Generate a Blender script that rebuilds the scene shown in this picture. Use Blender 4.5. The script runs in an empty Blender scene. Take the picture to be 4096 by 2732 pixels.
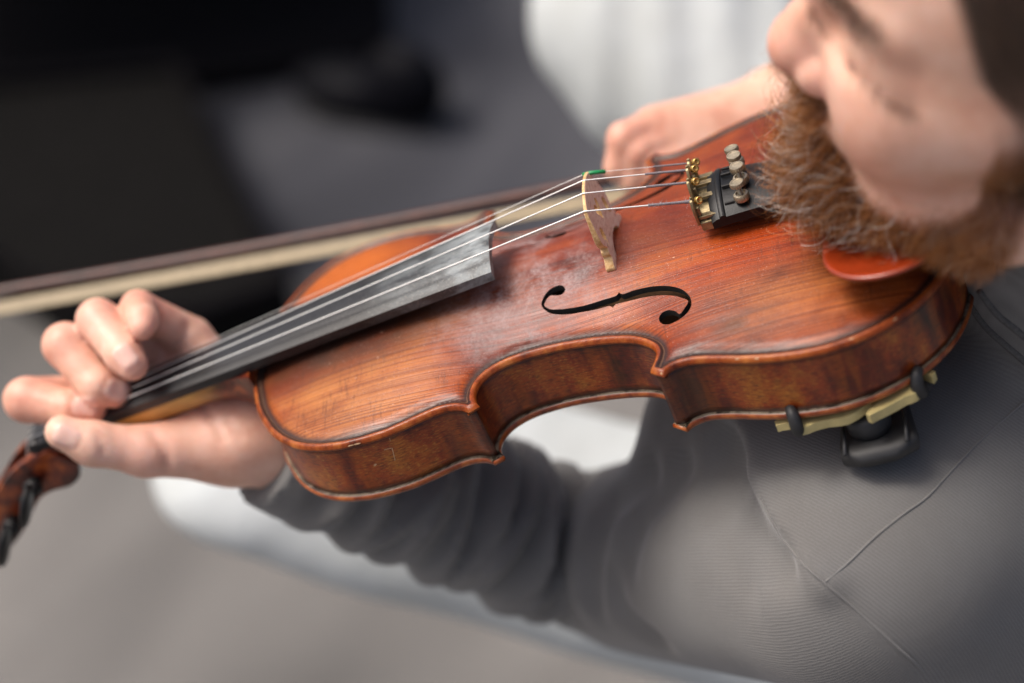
import bpy, bmesh, math, random
import numpy as np
from mathutils import Matrix, Vector, geometry
from mathutils.bvhtree import BVHTree

random.seed(3)
rng = np.random.default_rng(7)
S = bpy.context.scene
COL = S.collection

# ------------------------------------------------------------------ camera, world, sun
# "Violin millimetres" V: x from the neck joint to the tail, y to the treble side, z out of the belly.
R = np.array([[0.93652644, 0.04164278, -0.34811508],
              [-0.24771929, -0.62404289, -0.74108409],
              [-0.24809955, 0.78027966, -0.57411694]])       # V -> camera axes (right, down, forward)
T = np.array([-130.18593424, 10.66441108, 960.19905285])
upc = np.array([-0.1, -0.76, -0.64]); upc /= np.linalg.norm(upc)
fwc = np.array([0, 0, 1.0]); fwc = fwc - upc * (fwc @ upc); fwc /= np.linalg.norm(fwc)
rtc = np.cross(fwc, upc)
B = np.stack([rtc, fwc, upc])                                 # camera axes -> world axes
CAM_H = 1.5
CAMW = np.array([0, 0, CAM_H])
def K2W(p): return (np.asarray(p, float) @ B.T) / 1000 + CAMW  # camera-based mm -> world m
def V2K(p): return np.asarray(p, float) @ R.T + T
def V2W(p): return K2W(V2K(p))
def K2V(p): return (np.asarray(p, float) - T) @ R
FPX = 7521.538
def k(dx, dy, depth):                                         # where a ray through the lens meets a given distance
    s = 4096 / 2351
    return np.array([(dx * s - 2048) / FPX * depth, (dy * s - 1366) / FPX * depth, depth])
def vmat(base):                                               # world matrix of a thing modelled in V, based at V point
    M = np.eye(4); M[:3, :3] = B @ R; M[:3, 3] = V2W(base)
    return Matrix(M.tolist())

cam = bpy.data.cameras.new("camera"); camo = bpy.data.objects.new("camera", cam); COL.objects.link(camo)
cam.sensor_width = 36; cam.lens = 66.107; cam.clip_start = 0.02; cam.clip_end = 300
Mc = np.eye(4); Mc[:3, 0] = B[:, 0]; Mc[:3, 1] = -B[:, 1]; Mc[:3, 2] = -B[:, 2]; Mc[:3, 3] = CAMW
camo.matrix_world = Matrix(Mc.tolist())
cam.dof.use_dof = True; cam.dof.focus_distance = 0.872; cam.dof.aperture_fstop = 2.6; cam.dof.aperture_blades = 0
S.camera = camo

SUN_EL, SUN_AZ = 62, -75                                      # azimuth measured from the view direction, to the left negative
sd = np.array([math.sin(math.radians(SUN_AZ)) * math.cos(math.radians(SUN_EL)),
               math.cos(math.radians(SUN_AZ)) * math.cos(math.radians(SUN_EL)), math.sin(math.radians(SUN_EL))])
W = bpy.data.worlds.new("World"); S.world = W; W.use_nodes = True
wn = W.node_tree.nodes; bg = wn["Background"]
sky = wn.new("ShaderNodeTexSky"); sky.sky_type = 'NISHITA'; sky.sun_disc = False
sky.sun_elevation = math.radians(SUN_EL); sky.sun_rotation = math.radians(SUN_AZ)
sky.dust_density = 7.0; sky.ozone_density = .3; sky.air_density = .7
W.node_tree.links.new(sky.outputs[0], bg.inputs[0]); bg.inputs[1].default_value = 0.10
sun = bpy.data.lights.new("sun", 'SUN'); suno = bpy.data.objects.new("sun", sun); COL.objects.link(suno)
sun.energy = 1.5; sun.angle = math.radians(20); sun.color = (1.0, 0.955, 0.90)
suno.rotation_euler = Vector(sd.tolist()).to_track_quat('Z', 'Y').to_euler()
S.view_settings.view_transform = 'Standard'; S.view_settings.look = 'None'
S.view_settings.exposure = 0.75; S.view_settings.gamma = 1.0
S.render.engine = 'CYCLES'
S.cycles.use_denoising = True
S.cycles.max_bounces = 6; S.cycles.sample_clamp_indirect = 6

# ------------------------------------------------------------------ materials
class NT:
    def __init__(s, name):
        s.m = bpy.data.materials.new(name); s.m.use_nodes = True
        s.t = s.m.node_tree; s.b = s.t.nodes["Principled BSDF"]
        s.tc = s.t.nodes.new("ShaderNodeTexCoord")
    def n(s, typ, **kw):
        o = s.t.nodes.new(typ)
        for a, v in kw.items(): setattr(o, a, v)
        return o
    def link(s, a, b): s.t.links.new(a, b)
    def val(s, sock, v):
        if hasattr(v, 'is_output') or isinstance(v, bpy.types.NodeSocket): s.link(v, sock)
        else: sock.default_value = v
    def map(s, src, scale=(1, 1, 1), rot=(0, 0, 0), loc=(0, 0, 0)):
        o = s.n("ShaderNodeMapping"); s.link(src, o.inputs[0])
        o.inputs['Scale'].default_value = scale; o.inputs['Rotation'].default_value = rot; o.inputs['Location'].default_value = loc
        return o.outputs[0]
    def noise(s, vec, scale, detail=4, rough=.55, dist=0):
        o = s.n("ShaderNodeTexNoise"); s.link(vec, o.inputs['Vector'])
        o.inputs['Scale'].default_value = scale; o.inputs['Detail'].default_value = detail
        o.inputs['Roughness'].default_value = rough; o.inputs['Distortion'].default_value = dist
        return o.outputs[0]
    def ramp(s, fac, stops, interp='LINEAR'):
        o = s.n("ShaderNodeValToRGB"); s.link(fac, o.inputs[0]); cr = o.color_ramp; cr.interpolation = interp
        while len(cr.elements) < len(stops): cr.elements.new(0.5)
        for e, (p, c) in zip(cr.elements, stops):
            e.position = p; e.color = (c, c, c, 1) if isinstance(c, (int, float)) else (*c, 1)
        return o.outputs[0]
    def mix(s, fac, a, b, mode='MIX'):
        o = s.n("ShaderNodeMix", data_type='RGBA', blend_type=mode)
        s.val(o.inputs[0], fac)
        for sk, v in ((o.inputs[6], a), (o.inputs[7], b)):
            if isinstance(v, tuple): sk.default_value = (*v, 1)
            else: s.link(v, sk)
        return o.outputs[2]
    def math(s, op, a, b=None, c=None, clamp=False):
        o = s.n("ShaderNodeMath", operation=op, use_clamp=clamp)
        for sk, v in zip(o.inputs, (a, b, c)):
            if v is not None: s.val(sk, v)
        return o.outputs[0]
    def attr(s, name): 
        o = s.n("ShaderNodeAttribute"); o.attribute_name = name; return o.outputs['Fac']
    def xyz(s, vec):
        o = s.n("ShaderNodeSeparateXYZ"); s.link(vec, o.inputs[0]); return o.outputs
    def bump(s, h, strength=.3, dist=.001):
        o = s.n("ShaderNodeBump"); s.link(h, o.inputs['Height'])
        o.inputs['Strength'].default_value = strength; o.inputs['Distance'].default_value = dist
        s.link(o.outputs[0], s.b.inputs['Normal']); return o
    def set(s, **kw):
        names = dict(col='Base Color', rough='Roughness', metal='Metallic', spec='Specular IOR Level', coat='Coat Weight', coatr='Coat Roughness',
                     sss='Subsurface Weight', sheen='Sheen Weight')
        for a, v in kw.items():
            sk = s.b.inputs[names[a]]
            if isinstance(v, tuple): sk.default_value = (*v, 1)
            else: s.val(sk, v)
        return s.m

def gauss(N, vec, c, r):                                       # soft blob mask in object space (metres)
    g = N.map(vec, scale=tuple(1 / q for q in r), loc=tuple(-cc / q for cc, q in zip(c, r)))
    d = N.n("ShaderNodeVectorMath", operation='LENGTH'); N.link(g, d.inputs[0])
    return N.ramp(d.outputs['Value'], [(0.15, 1), (1.0, 0)], 'EASE')

def mat_belly():
    N = NT("varnished_spruce"); o = N.tc.outputs['Object']
    big = N.noise(o, 14, 3, .6)
    med = N.noise(N.map(o, scale=(.5, 1, 1)), 60, 4, .65)
    fac = N.math('ADD', N.math('MULTIPLY', big, .62), N.math('MULTIPLY', med, .38))
    base = N.ramp(fac, [(.36, (.055, .007, .002)), (.45, (.175, .022, .003)), (.55, (.28, .048, .006)), (.67, (.39, .105, .015))])
    # worn golden ground in the upper bout and in patches of the lower bout
    g1 = gauss(N, o, (.058, -.056, 0), (.07, .040, .2)); g2 = gauss(N, o, (.285, -.066, 0), (.075, .040, .2))
    g3 = gauss(N, o, (.045, .055, 0), (.06, .05, .2))
    gold = N.math('MULTIPLY', N.math('MAXIMUM', g1, N.math('MULTIPLY', g2, .55)), N.ramp(med, [(.3, .35), (.62, 1)]))
    base = N.mix(N.math('MULTIPLY', gold, .74), base, (.47, .19, .050))
    base = N.mix(N.math('MULTIPLY', g3, .6), base, (.60, .15, .010))
    red = gauss(N, o, (.262, -.022, 0), (.06, .038, .2))
    base = N.mix(N.math('MULTIPLY', red, .55), base, (.36, .045, .006))
    # annual rings run along the length
    gr = N.noise(N.map(o, scale=(2.2, 1050, 4)), 1.0, 2, .5)
    gr2 = N.noise(N.map(o, scale=(4, 1900, 4), loc=(3, 1, 0)), 1.0, 2, .5)
    grain = N.ramp(N.math('ADD', N.math('MULTIPLY', gr, .6), N.math('MULTIPLY', gr2, .4)), [(.41, 0), (.53, 1)])
    base = N.mix(.72, base, N.mix(grain, (.42, .28, .22), (1.12, 1.12, 1.12)), 'MULTIPLY')
    # short cross marks and specks in the varnish
    fl = N.noise(N.map(o, scale=(620, 75, 60)), 1.0, 4, .7)
    pm = N.noise(o, 45, 2, .5)
    mk = N.math('MULTIPLY', N.ramp(fl, [(.535, 0), (.64, 1)]), N.ramp(pm, [(.38, 0), (.58, 1)]))
    base = N.mix(N.math('MULTIPLY', mk, .38), base, (.06, .016, .007))
    sp = N.ramp(N.noise(o, 1100, 2, .5), [(.665, 0), (.70, 1)])
    base = N.mix(N.math('MULTIPLY', sp, .6), base, (.035, .012, .008))
    # dark wear: soot mixed with painted shadow under the fingerboard; soot round the bridge
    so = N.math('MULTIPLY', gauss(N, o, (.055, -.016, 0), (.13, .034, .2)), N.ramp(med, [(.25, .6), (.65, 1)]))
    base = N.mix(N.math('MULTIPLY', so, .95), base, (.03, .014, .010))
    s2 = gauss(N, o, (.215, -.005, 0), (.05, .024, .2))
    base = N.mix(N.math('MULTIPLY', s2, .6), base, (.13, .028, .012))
    # rosin dust between fingerboard and bridge
    ro = gauss(N, o, (.152, -.022, 0), (.068, .054, .2)); ro2 = gauss(N, o, (.150, .03, 0), (.05, .03, .2))
    rn = N.ramp(N.noise(o, 75, 5, .62, .6), [(.40, .08), (.60, 1)])
    rm = N.math('MULTIPLY', N.math('MAXIMUM', ro, ro2), rn)
    rm = N.math('MULTIPLY', rm, N.ramp(N.noise(o, 620, 3, .7), [(.36, .35), (.60, 1)]))
    base = N.mix(N.math('MULTIPLY', rm, .60), base, (.44, .36, .35))
    dst = N.ramp(N.noise(o, 1900, 1, .5), [(.69, 0), (.72, 1)])
    base = N.mix(N.math('MULTIPLY', dst, .28), base, (.7, .6, .55))
    # pale nicks
    nk = N.math('MULTIPLY', N.ramp(N.noise(N.map(o, scale=(260, 420, 10)), 1, 2, .5), [(.735, 0), (.76, 1)]), N.ramp(big, [(.45, 0), (.6, 1)]))
    base = N.mix(N.math('MULTIPLY', nk, .7), base, (.72, .50, .36))
    # edge: worn orange bead, dark antiqued channel with the purfling line in it
    e = N.attr("edge"); wob = N.math('ADD', e, N.math('MULTIPLY', N.math('SUBTRACT', N.noise(o, 120, 3, .6), .5), 1.6))
    ch = N.ramp(N.math('DIVIDE', wob, 12), [(.17, 0), (.24, 1), (.46, .95), (.64, 0)])
    base = N.mix(N.math('MULTIPLY', ch, .93), base, (.022, .013, .011))
    bead = N.ramp(N.math('DIVIDE', wob, 12), [(.15, 1), (.21, 0)])
    bc = N.ramp(N.noise(N.map(o, scale=(1, 1, .5)), 70, 5, .7), [(.33, (.06, .010, .003)), (.48, (.26, .050, .008)), (.68, (.48, .16, .034))])
    base = N.mix(N.math('MULTIPLY', bead, .85), base, bc)
    base = N.mix(N.ramp(N.math('DIVIDE', N.math('ABSOLUTE', N.math('SUBTRACT', e, 4.1)), 1), [(.20, .75), (.32, 0)]), base, (.16, .085, .05))
    rough = N.ramp(med, [(.3, .27), (.7, .42)])
    rough = N.math('ADD', rough, N.math('MULTIPLY', rm, .3))
    h = N.math('ADD', N.math('MULTIPLY', grain, .5), N.math('MULTIPLY', N.noise(o, 520, 4, .6), .8))
    N.bump(h, .32, .00035)
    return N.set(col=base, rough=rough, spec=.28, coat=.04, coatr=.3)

def mat_maple(name, dark=1.0, edge=False):
    N = NT(name); o = N.tc.outputs['Object']
    u = N.attr("run")                                          # mm along the strip
    cmb = N.n("ShaderNodeCombineXYZ"); N.link(N.math('MULTIPLY', u, .001), cmb.inputs[0]); N.link(N.xyz(o)[2], cmb.inputs[2])
    v = cmb.outputs[0] if not edge else o
    big = N.noise(N.map(v, scale=(1, 1, .7)), 38, 4, .6)
    base = N.ramp(big, [(.34, (.022, .003, .001)), (.45, (.13, .012, .002)), (.55, (.29, .038, .004)), (.68, (.40, .125, .013))])
    fl = N.noise(N.map(v, scale=(150, 1, 16), rot=(0, .25, 0)), 1, 2, .5)
    base = N.mix(N.ramp(fl, [(.42, .0), (.62, .36)]), base, (.46, .11, .008))
    gr = N.noise(N.map(v, scale=(180, 1, 1400)), 1, 3, .6)
    base = N.mix(N.ramp(gr, [(.48, 0), (.64, .7)]), base, (.045, .011, .005))
    gr2 = N.noise(N.map(v, scale=(420, 1, 1100), loc=(5, 0, 2)), 1, 3, .6)
    base = N.mix(N.math('MULTIPLY', N.ramp(gr2, [(.52, 0), (.68, .75)]), N.ramp(big, [(.45, 0), (.6, 1)])), base, (.58, .22, .035))
    base = N.mix(N.ramp(N.noise(v, 1200, 2, .5), [(.66, 0), (.71, .5)]), base, (.02, .007, .004))
    if edge:
        e = N.attr("edge"); wob = N.math('ADD', e, N.math('MULTIPLY', N.math('SUBTRACT', N.noise(o, 140, 3, .6), .5), 1.4))
        bc = N.ramp(N.noise(o, 110, 4, .65), [(.30, (.05, .009, .004)), (.46, (.24, .046, .008)), (.68, (.46, .14, .03))])
        base = N.mix(N.ramp(wob, [(.3, .85), (1, .85)]), base, bc)
        # grey dust lies on the ledge between the edge and the ribs
        dn = N.ramp(N.noise(o, 160, 4, .6), [(.36, 0), (.58, 1)])
        l = N.math('MULTIPLY', N.attr("ledge"), dn)
        base = N.mix(N.attr("ledge"), base, (.030, .021, .015)); base = N.mix(N.math('MULTIPLY', l, .62), base, (.34, .27, .19))
    else:
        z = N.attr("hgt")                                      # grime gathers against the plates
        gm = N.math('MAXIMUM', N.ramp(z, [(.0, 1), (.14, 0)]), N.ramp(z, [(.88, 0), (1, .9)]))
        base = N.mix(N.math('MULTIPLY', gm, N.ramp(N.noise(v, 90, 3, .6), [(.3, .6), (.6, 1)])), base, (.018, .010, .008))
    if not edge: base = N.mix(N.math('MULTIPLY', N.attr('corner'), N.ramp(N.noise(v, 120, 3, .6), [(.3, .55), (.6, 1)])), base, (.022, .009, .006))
    N.bump(N.math('ADD', N.noise(v, 700, 3, .6), gr), .22, .0003)
    return N.set(col=base, rough=N.ramp(big, [(.3, .30), (.7, .42)]), spec=.35, coat=.3, coatr=.2)

def simple(name, col, rough=.5, metal=0, noise=0, nscale=200, bump=0, bscale=500, bdist=.0005, **kw):
    N = NT(name); o = N.tc.outputs['Object']
    c = col
    if noise:
        nn = N.noise(o, nscale, 4, .6)
        c = N.mix(N.ramp(nn, [(.3, 0), (.7, 1)]), tuple(q * (1 - noise) for q in col), tuple(min(1, q * (1 + noise)) for q in col))
    if bump: N.bump(N.noise(o, bscale, 4, .6), bump, bdist)
    return N.set(col=c, rough=rough, metal=metal, **kw)

def mat_ebony():
    N = NT("dusty_ebony"); o = N.tc.outputs['Object']; x, y, z = N.xyz(o)
    st = N.noise(N.map(o, scale=(12, 420, 420)), 1, 3, .6)
    base = N.ramp(st, [(.35, (.007, .007, .008)), (.7, (.024, .025, .027))])
    d = N.math('MULTIPLY', N.ramp(x, [(.07, 0), (.138, 1)]), N.ramp(N.noise(N.map(o, scale=(.6, 1.5, 1)), 85, 5, .65, .5), [(.40, .15), (.60, 1)]))
    base = N.mix(N.math('MULTIPLY', d, .62), base, (.47, .52, .53))
    sp = N.math('MULTIPLY', N.ramp(N.noise(o, 1300, 2, .5), [(.60, 0), (.67, 1)]), N.ramp(x, [(.02, 0), (.13, 1)]))
    base = N.mix(N.math('MULTIPLY', sp, .5), base, (.36, .35, .31))
    N.bump(N.noise(o, 900, 3, .6), .15, .0003)
    return N.set(col=base, rough=N.math('ADD', .36, N.math('MULTIPLY', d, .25)))

def mat_neck():
    N = NT("neck_maple"); o = N.tc.outputs['Object']; x, y, z = N.xyz(o)
    n1 = N.noise(N.map(o, scale=(60, 300, 300)), 1, 3, .6)
    yel = N.ramp(n1, [(.3, (.42, .20, .035)), (.7, (.64, .36, .09))])
    red = N.ramp(N.noise(o, 70, 4, .65), [(.40, (.030, .006, .004)), (.52, (.15, .022, .006)), (.64, (.42, .10, .014))])
    w = N.math('ADD', x, N.math('MULTIPLY', N.math('SUBTRACT', N.noise(o, 60, 2, .5), .5), .02))
    f = N.math('MAXIMUM', N.ramp(N.math('ADD', w, .5), [(.388, 1), (.400, 0)]), N.ramp(N.math('ADD', w, .5), [(.465, 0), (.482, 1)]))
    return N.set(col=N.mix(f, yel, red), rough=.33, coat=.3, coatr=.2)

def mat_knit():
    N = NT("grey_rib_knit"); u = N.attr("rib"); o = N.tc.outputs['Object']
    wob = N.math('ADD', u, N.math('MULTIPLY', N.noise(o, 60, 2, .5), .6))
    s = N.math('SINE', N.math('MULTIPLY', wob, 2 * math.pi / 1.55))
    st = N.math('SINE', N.math('MULTIPLY', N.attr("course"), 2 * math.pi / 1.1))
    h = N.math('ADD', N.math('MULTIPLY', s, .5), N.math('MULTIPLY', st, .22))
    base = N.ramp(N.math('ADD', N.math('MULTIPLY', s, .5), .5), [(0, (.138, .135, .131)), (1, (.172, .169, .165))])
    base = N.mix(N.ramp(N.noise(o, 22, 3, .6), [(.3, 0), (.7, .5)]), base, (.125, .117, .108))
    fz = N.noise(o, 1700, 2, .6)
    base = N.mix(N.ramp(fz, [(.45, 0), (.75, .35)]), base, (.20, .198, .195))
    N.bump(N.math('ADD', h, N.math('MULTIPLY', fz, .8)), .19, .0006)
    return N.set(col=base, rough=.92, sheen=.25, spec=.2)

def mat_skin():
    N = NT("skin"); o = N.tc.outputs['Object']
    n1 = N.noise(o, 28, 3, .55); n2 = N.noise(o, 160, 4, .6)
    f = N.math('ADD', N.math('MULTIPLY', n1, .7), N.math('MULTIPLY', n2, .3))
    base = N.ramp(f, [(.34, (.65, .32, .22)), (.5, (.77, .45, .325)), (.66, (.85, .55, .43))])
    base = N.mix(N.math('MULTIPLY', N.attr("blush"), .55), base, (.64, .21, .155))
    base = N.mix(N.math('MULTIPLY', N.attr("nail"), .7), base, (.82, .55, .47))
    base = N.mix(N.attr("hairy"), base, (.15, .05, .014))
    base = N.mix(N.attr("scalp"), base, (.035, .018, .011))
    N.bump(N.math('ADD', N.noise(o, 900, 3, .6), N.math('MULTIPLY', N.noise(o, 240, 3, .6), .7)), .18, .0006)
    N.b.inputs['Subsurface Radius'].default_value = (1, .35, .18); N.b.inputs['Subsurface Scale'].default_value = .007
    return N.set(col=base, rough=N.math('SUBTRACT', .47, N.math('MULTIPLY', N.attr("nail"), .10)), sss=.3)

def mat_hair(name, stops, rough=.38):
    N = NT(name); hi = N.n("ShaderNodeHairInfo")
    c = N.ramp(hi.outputs['Random'], stops)
    return N.set(col=c, rough=max(rough, .5), spec=.22)

M = dict(
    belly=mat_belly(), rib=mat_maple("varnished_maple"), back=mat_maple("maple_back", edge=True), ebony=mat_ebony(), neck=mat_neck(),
    inside=simple("bare_inside_wood", (.24, .12, .055), .8, noise=.3, nscale=90),
    cut=simple("blackened_cut_edge", (.018, .016, .014), .6, noise=.5, nscale=900, bump=.4, bscale=1500),
    bridge=None, steel=simple("wound_steel", (.72, .72, .70), .42, .7, noise=.12, nscale=3000),
    silk=simple("grey_violet_silk", (.20, .175, .19), .8, noise=.35, nscale=1600, bump=.8, bscale=2400),
    brass=simple("tarnished_brass", (.30, .235, .13), .45, .7, noise=.35, nscale=420, bump=.25, bscale=900),
    nickel=simple("worn_nickel", (.44, .37, .26), .40, .75, noise=.3, nscale=500),
    gold=simple("gold_ball_end", (.78, .50, .16), .25, .95),
    blackp=simple("black_plastic", (.0055, .0057, .0065), .42, noise=.5, nscale=700, bump=.15, bscale=1400, spec=.3),
    rubber=simple("black_rubber", (.022, .022, .023), .55, noise=.25, nscale=200),
    cream=simple("aged_cream_plastic", (.56, .46, .20), .45, noise=.15, nscale=120),
    chin=simple("orange_red_chinrest", (.27, .030, .005), .34, noise=.2, nscale=60, coat=.3),
    green=simple("green_sleeve", (.01, .26, .08), .35),
    knit=mat_knit(), skin=mat_skin(),
    seam=simple("seam_thread", (.09, .087, .084), .9, noise=.3, nscale=900),
    white=None, pave=None,
    stick=simple("dark_red_bow_wood", (.062, .019, .012), .35, noise=.4, nscale=80),
    bowhair=simple("cream_bow_hair", (.26, .205, .12), .6, noise=.2, nscale=300),
    case=simple("black_case_cloth", (.0065, .0062, .006), .95, spec=.05, noise=.3, nscale=60, bump=.4, bscale=500, bdist=.002),
    case2=simple("black_case_shell", (.0055, .005, .006), .9, spec=.05, noise=.3, nscale=60),
    shoe=simple("black_leather", (.003, .003, .005), .6, noise=.3, nscale=60, spec=.1),
    beard=mat_hair("beard_hair", [(0, (.035, .009, .003)), (.28, (.13, .039, .010)), (.60, (.34, .118, .028)), (.85, (.50, .205, .06)), (.95, (.54, .33, .18)), (1, (.70, .62, .54))]),
    greyb=mat_hair('grey_beard_hair', [(0, (.22, .12, .06)), (.4, (.50, .42, .34)), (1, (.82, .80, .76))], .5),
    hair=mat_hair("dark_brown_hair", [(0, (.025, .013, .008)), (.7, (.055, .027, .015)), (1, (.10, .055, .03))]),
    lint=mat_hair("lint_fibre", [(0, (.5, .48, .5)), (1, (.75, .73, .74))], .7),
)
def mat_bridge():
    N = NT("bridge_maple"); o = N.tc.outputs['Object']
    fl = N.noise(N.map(o, scale=(200, 260, 900), rot=(.5, 0, 0)), 1, 3, .6)
    c = N.ramp(fl, [(.32, (.52, .29, .19)), (.44, (.78, .55, .41)), (.66, (.86, .69, .55))])
    n = N.n("ShaderNodeNewGeometry"); nx = N.xyz(N.tc.outputs['Normal'])[0]
    edge = N.ramp(N.math('ABSOLUTE', nx), [(.55, 1), (.85, 0)])
    c = N.mix(edge, c, N.ramp(N.noise(o, 600, 4, .6), [(.35, (.50, .27, .09)), (.6, (.74, .50, .24))]))
    N.bump(N.noise(o, 1200, 3, .6), .2, .0003)
    return N.set(col=c, rough=.6)
M['bridge'] = mat_bridge()
def mat_white():
    N = NT("white_cotton"); o = N.tc.outputs['Object']
    c = N.ramp(N.noise(o, 9, 3, .6), [(.35, (.47, .495, .485)), (.65, (.55, .585, .59))])
    N.bump(N.noise(N.map(o, scale=(1, 1, .4)), 26, 3, .5), .5, .006)
    return N.set(col=c, rough=.9, spec=.2)
M['white'] = mat_white()

# ------------------------------------------------------------------ object helpers
def link(name, me, mat=None, parent=None, smooth=True, world=None):
    o = bpy.data.objects.new(name, me); COL.objects.link(o)
    for m in (mat if isinstance(mat, (list, tuple)) else [mat]):
        if m is not None: me.materials.append(m)
    if smooth: me.polygons.foreach_set('use_smooth', [True] * len(me.polygons))
    if parent is not None: o.parent = parent
    if world is not None: o.matrix_world = world
    return o
def empty(name, label, cat, mw, group=None):
    o = bpy.data.objects.new(name, None); COL.objects.link(o); o.empty_display_size = .02
    o.matrix_world = mw; o['label'] = label; o['category'] = cat
    if group: o['group'] = group
    return o
def mk(name, v, f, mat, parent=None, smooth=True, attrs=None, mi=None, base=(0, 0, 0), bevel=0, autos=None):
    """v: (N,3) millimetres in the parent's own axes, measured from base."""
    me = bpy.data.meshes.new(name)
    v = (np.asarray(v, float) - np.asarray(base, float)) / 1000
    me.from_pydata(v.tolist(), [], [tuple(int(i) for i in q) for q in f]); me.update()
    for nm, a in (attrs or {}).items():
        at = me.attributes.new(nm, 'FLOAT', 'POINT'); at.data.foreach_set('value', np.asarray(a, np.float32))
    o = link(name, me, mat, parent, smooth)
    if mi is not None: me.polygons.foreach_set('material_index', np.asarray(mi, np.int32))
    bm = bmesh.new(); bm.from_mesh(me); bmesh.ops.recalc_face_normals(bm, faces=bm.faces)
    bm.to_mesh(me); bm.free()
    if bevel:
        b = o.modifiers.new("bevel", 'BEVEL'); b.width = bevel / 1000; b.segments = 2; b.limit_method = 'ANGLE'; b.angle_limit = .6
    if autos is not None:
        me.set_sharp_from_angle(angle=autos)
    return o

def catmull(P, step=1.0, closed=False):
    P = np.asarray(P, float); n = len(P); out = []
    Q = np.concatenate([P[-1:], P, P[:2]]) if closed else np.concatenate([2 * P[:1] - P[1:2], P, 2 * P[-1:] - P[-2:-1]])
    for i in range(n if closed else n - 1):
        a, b, c, d = Q[i], Q[i + 1], Q[i + 2], Q[i + 3]
        m = max(1, int(round(np.linalg.norm(c - b) / step)))
        t = np.arange(m)[:, None] / m
        out.append(.5 * (2 * b + (c - a) * t + (2 * a - 5 * b + 4 * c - d) * t ** 2 + (3 * b - a - 3 * c + d) * t ** 3))
    if not closed: out.append(P[-1:])
    return np.concatenate(out)

def tube(path, r, n=10, cap=True):
    path = np.asarray(path, float); m = len(path); r = np.broadcast_to(np.asarray(r, float), (m,))
    t = np.gradient(path, axis=0); t /= np.linalg.norm(t, axis=1)[:, None] + 1e-12
    a = np.array([0, 0, 1.0]) if abs(t[0][2]) < .9 else np.array([0, 1.0, 0])
    V = []
    for i in range(m):
        s = np.cross(t[i], a); s /= np.linalg.norm(s) + 1e-12; a = np.cross(s, t[i])
        th = np.arange(n) * 2 * np.pi / n
        V.append(path[i] + r[i] * (np.cos(th)[:, None] * s + np.sin(th)[:, None] * a))
    V = np.concatenate(V); F = []
    for i in range(m - 1):
        for j in range(n):
            F.append((i * n + j, i * n + (j + 1) % n, (i + 1) * n + (j + 1) % n, (i + 1) * n + j))
    if cap: F += [tuple(range(n))[::-1], tuple((m - 1) * n + j for j in range(n))]
    return V, F

def loft(secs, cap=True, closed=True):
    n = len(secs[0]); V = np.concatenate(secs); F = []
    for i in range(len(secs) - 1):
        for j in range(n if closed else n - 1):
            F.append((i * n + j, i * n + (j + 1) % n, (i + 1) * n + (j + 1) % n, (i + 1) * n + j))
    if cap: F += [tuple(range(n))[::-1], tuple((len(secs) - 1) * n + j for j in range(n))]
    return V, F

def join(*vf):
    V, F, n = [], [], 0
    for v, f in vf:
        V.append(np.asarray(v, float)); F += [tuple(i + n for i in q) for q in f]; n += len(v)
    return np.concatenate(V), F

def lathe(prof, c, axis, n=24, knurl=0, kr=0):
    """prof: (radius, height) along axis from c."""
    axis = np.asarray(axis, float); axis /= np.linalg.norm(axis)
    a = np.array([1.0, 0, 0]) if abs(axis[0]) < .9 else np.array([0, 1.0, 0])
    s = np.cross(axis, a); s /= np.linalg.norm(s); q = np.cross(axis, s)
    th = np.arange(n) * 2 * np.pi / n; secs = []
    for p in prof:
        rr = p[0] + (knurl * (np.arange(n) % 2) if len(p) > 2 else 0)
        secs.append(np.asarray(c) + axis * p[1] + (np.cos(th) * rr)[:, None] * s + (np.sin(th) * rr)[:, None] * q)
    return loft(secs)

def box(lo, hi):
    (a, b, c), (d, e, g) = lo, hi
    V = [(a, b, c), (d, b, c), (d, e, c), (a, e, c), (a, b, g), (d, b, g), (d, e, g), (a, e, g)]
    return np.array(V, float), [(0, 3, 2, 1), (4, 5, 6, 7), (0, 1, 5, 4), (1, 2, 6, 5), (2, 3, 7, 6), (3, 0, 4, 7)]

def inside(p, poly):
    p = np.asarray(p); x, y = p[:, 0], p[:, 1]; c = np.zeros(len(p), bool); a = poly; b = np.roll(poly, -1, 0)
    for (x1, y1), (x2, y2) in zip(a, b):
        if y1 == y2: continue
        c ^= ((y1 > y) != (y2 > y)) & (x < (x2 - x1) * (y - y1) / (y2 - y1) + x1)
    return c
def pdist(p, poly, closed=True):
    p = np.asarray(p, float); a = poly if closed else poly[:-1]; b = np.roll(poly, -1, 0) if closed else poly[1:]
    ab = b - a; L = (ab ** 2).sum(1) + 1e-12; out = np.empty(len(p))
    for i in range(0, len(p), 2000):
        q = p[i:i + 2000, None] - a; h = np.clip((q * ab).sum(2) / L, 0, 1)
        out[i:i + 2000] = np.sqrt(((q - h[..., None] * ab) ** 2).sum(2)).min(1)
    return out
def cdt(loops, pts):
    """triangulate the area inside loops[0] and outside the others."""
    allp, edges = [], []
    for lp in loops:
        n0 = len(allp); allp += [Vector((float(q[0]), float(q[1]))) for q in lp]
        edges += [(n0 + i, n0 + (i + 1) % len(lp)) for i in range(len(lp))]
    allp += [Vector((float(q[0]), float(q[1]))) for q in pts]
    v, e, f, ov, oe, of = geometry.delaunay_2d_cdt(allp, edges, [], 0, 1e-4)
    v = np.array([(q.x, q.y) for q in v]); f = np.array([q for q in f if len(q) == 3])
    c = v[f].mean(1); ok = inside(c, np.asarray(loops[0]))
    for lp in loops[1:]: ok &= ~inside(c, np.asarray(lp))
    return v, f[ok]
def sstep(a, b, x):
    t = np.clip((x - a) / (b - a), 0, 1); return t * t * (3 - 2 * t)
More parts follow.
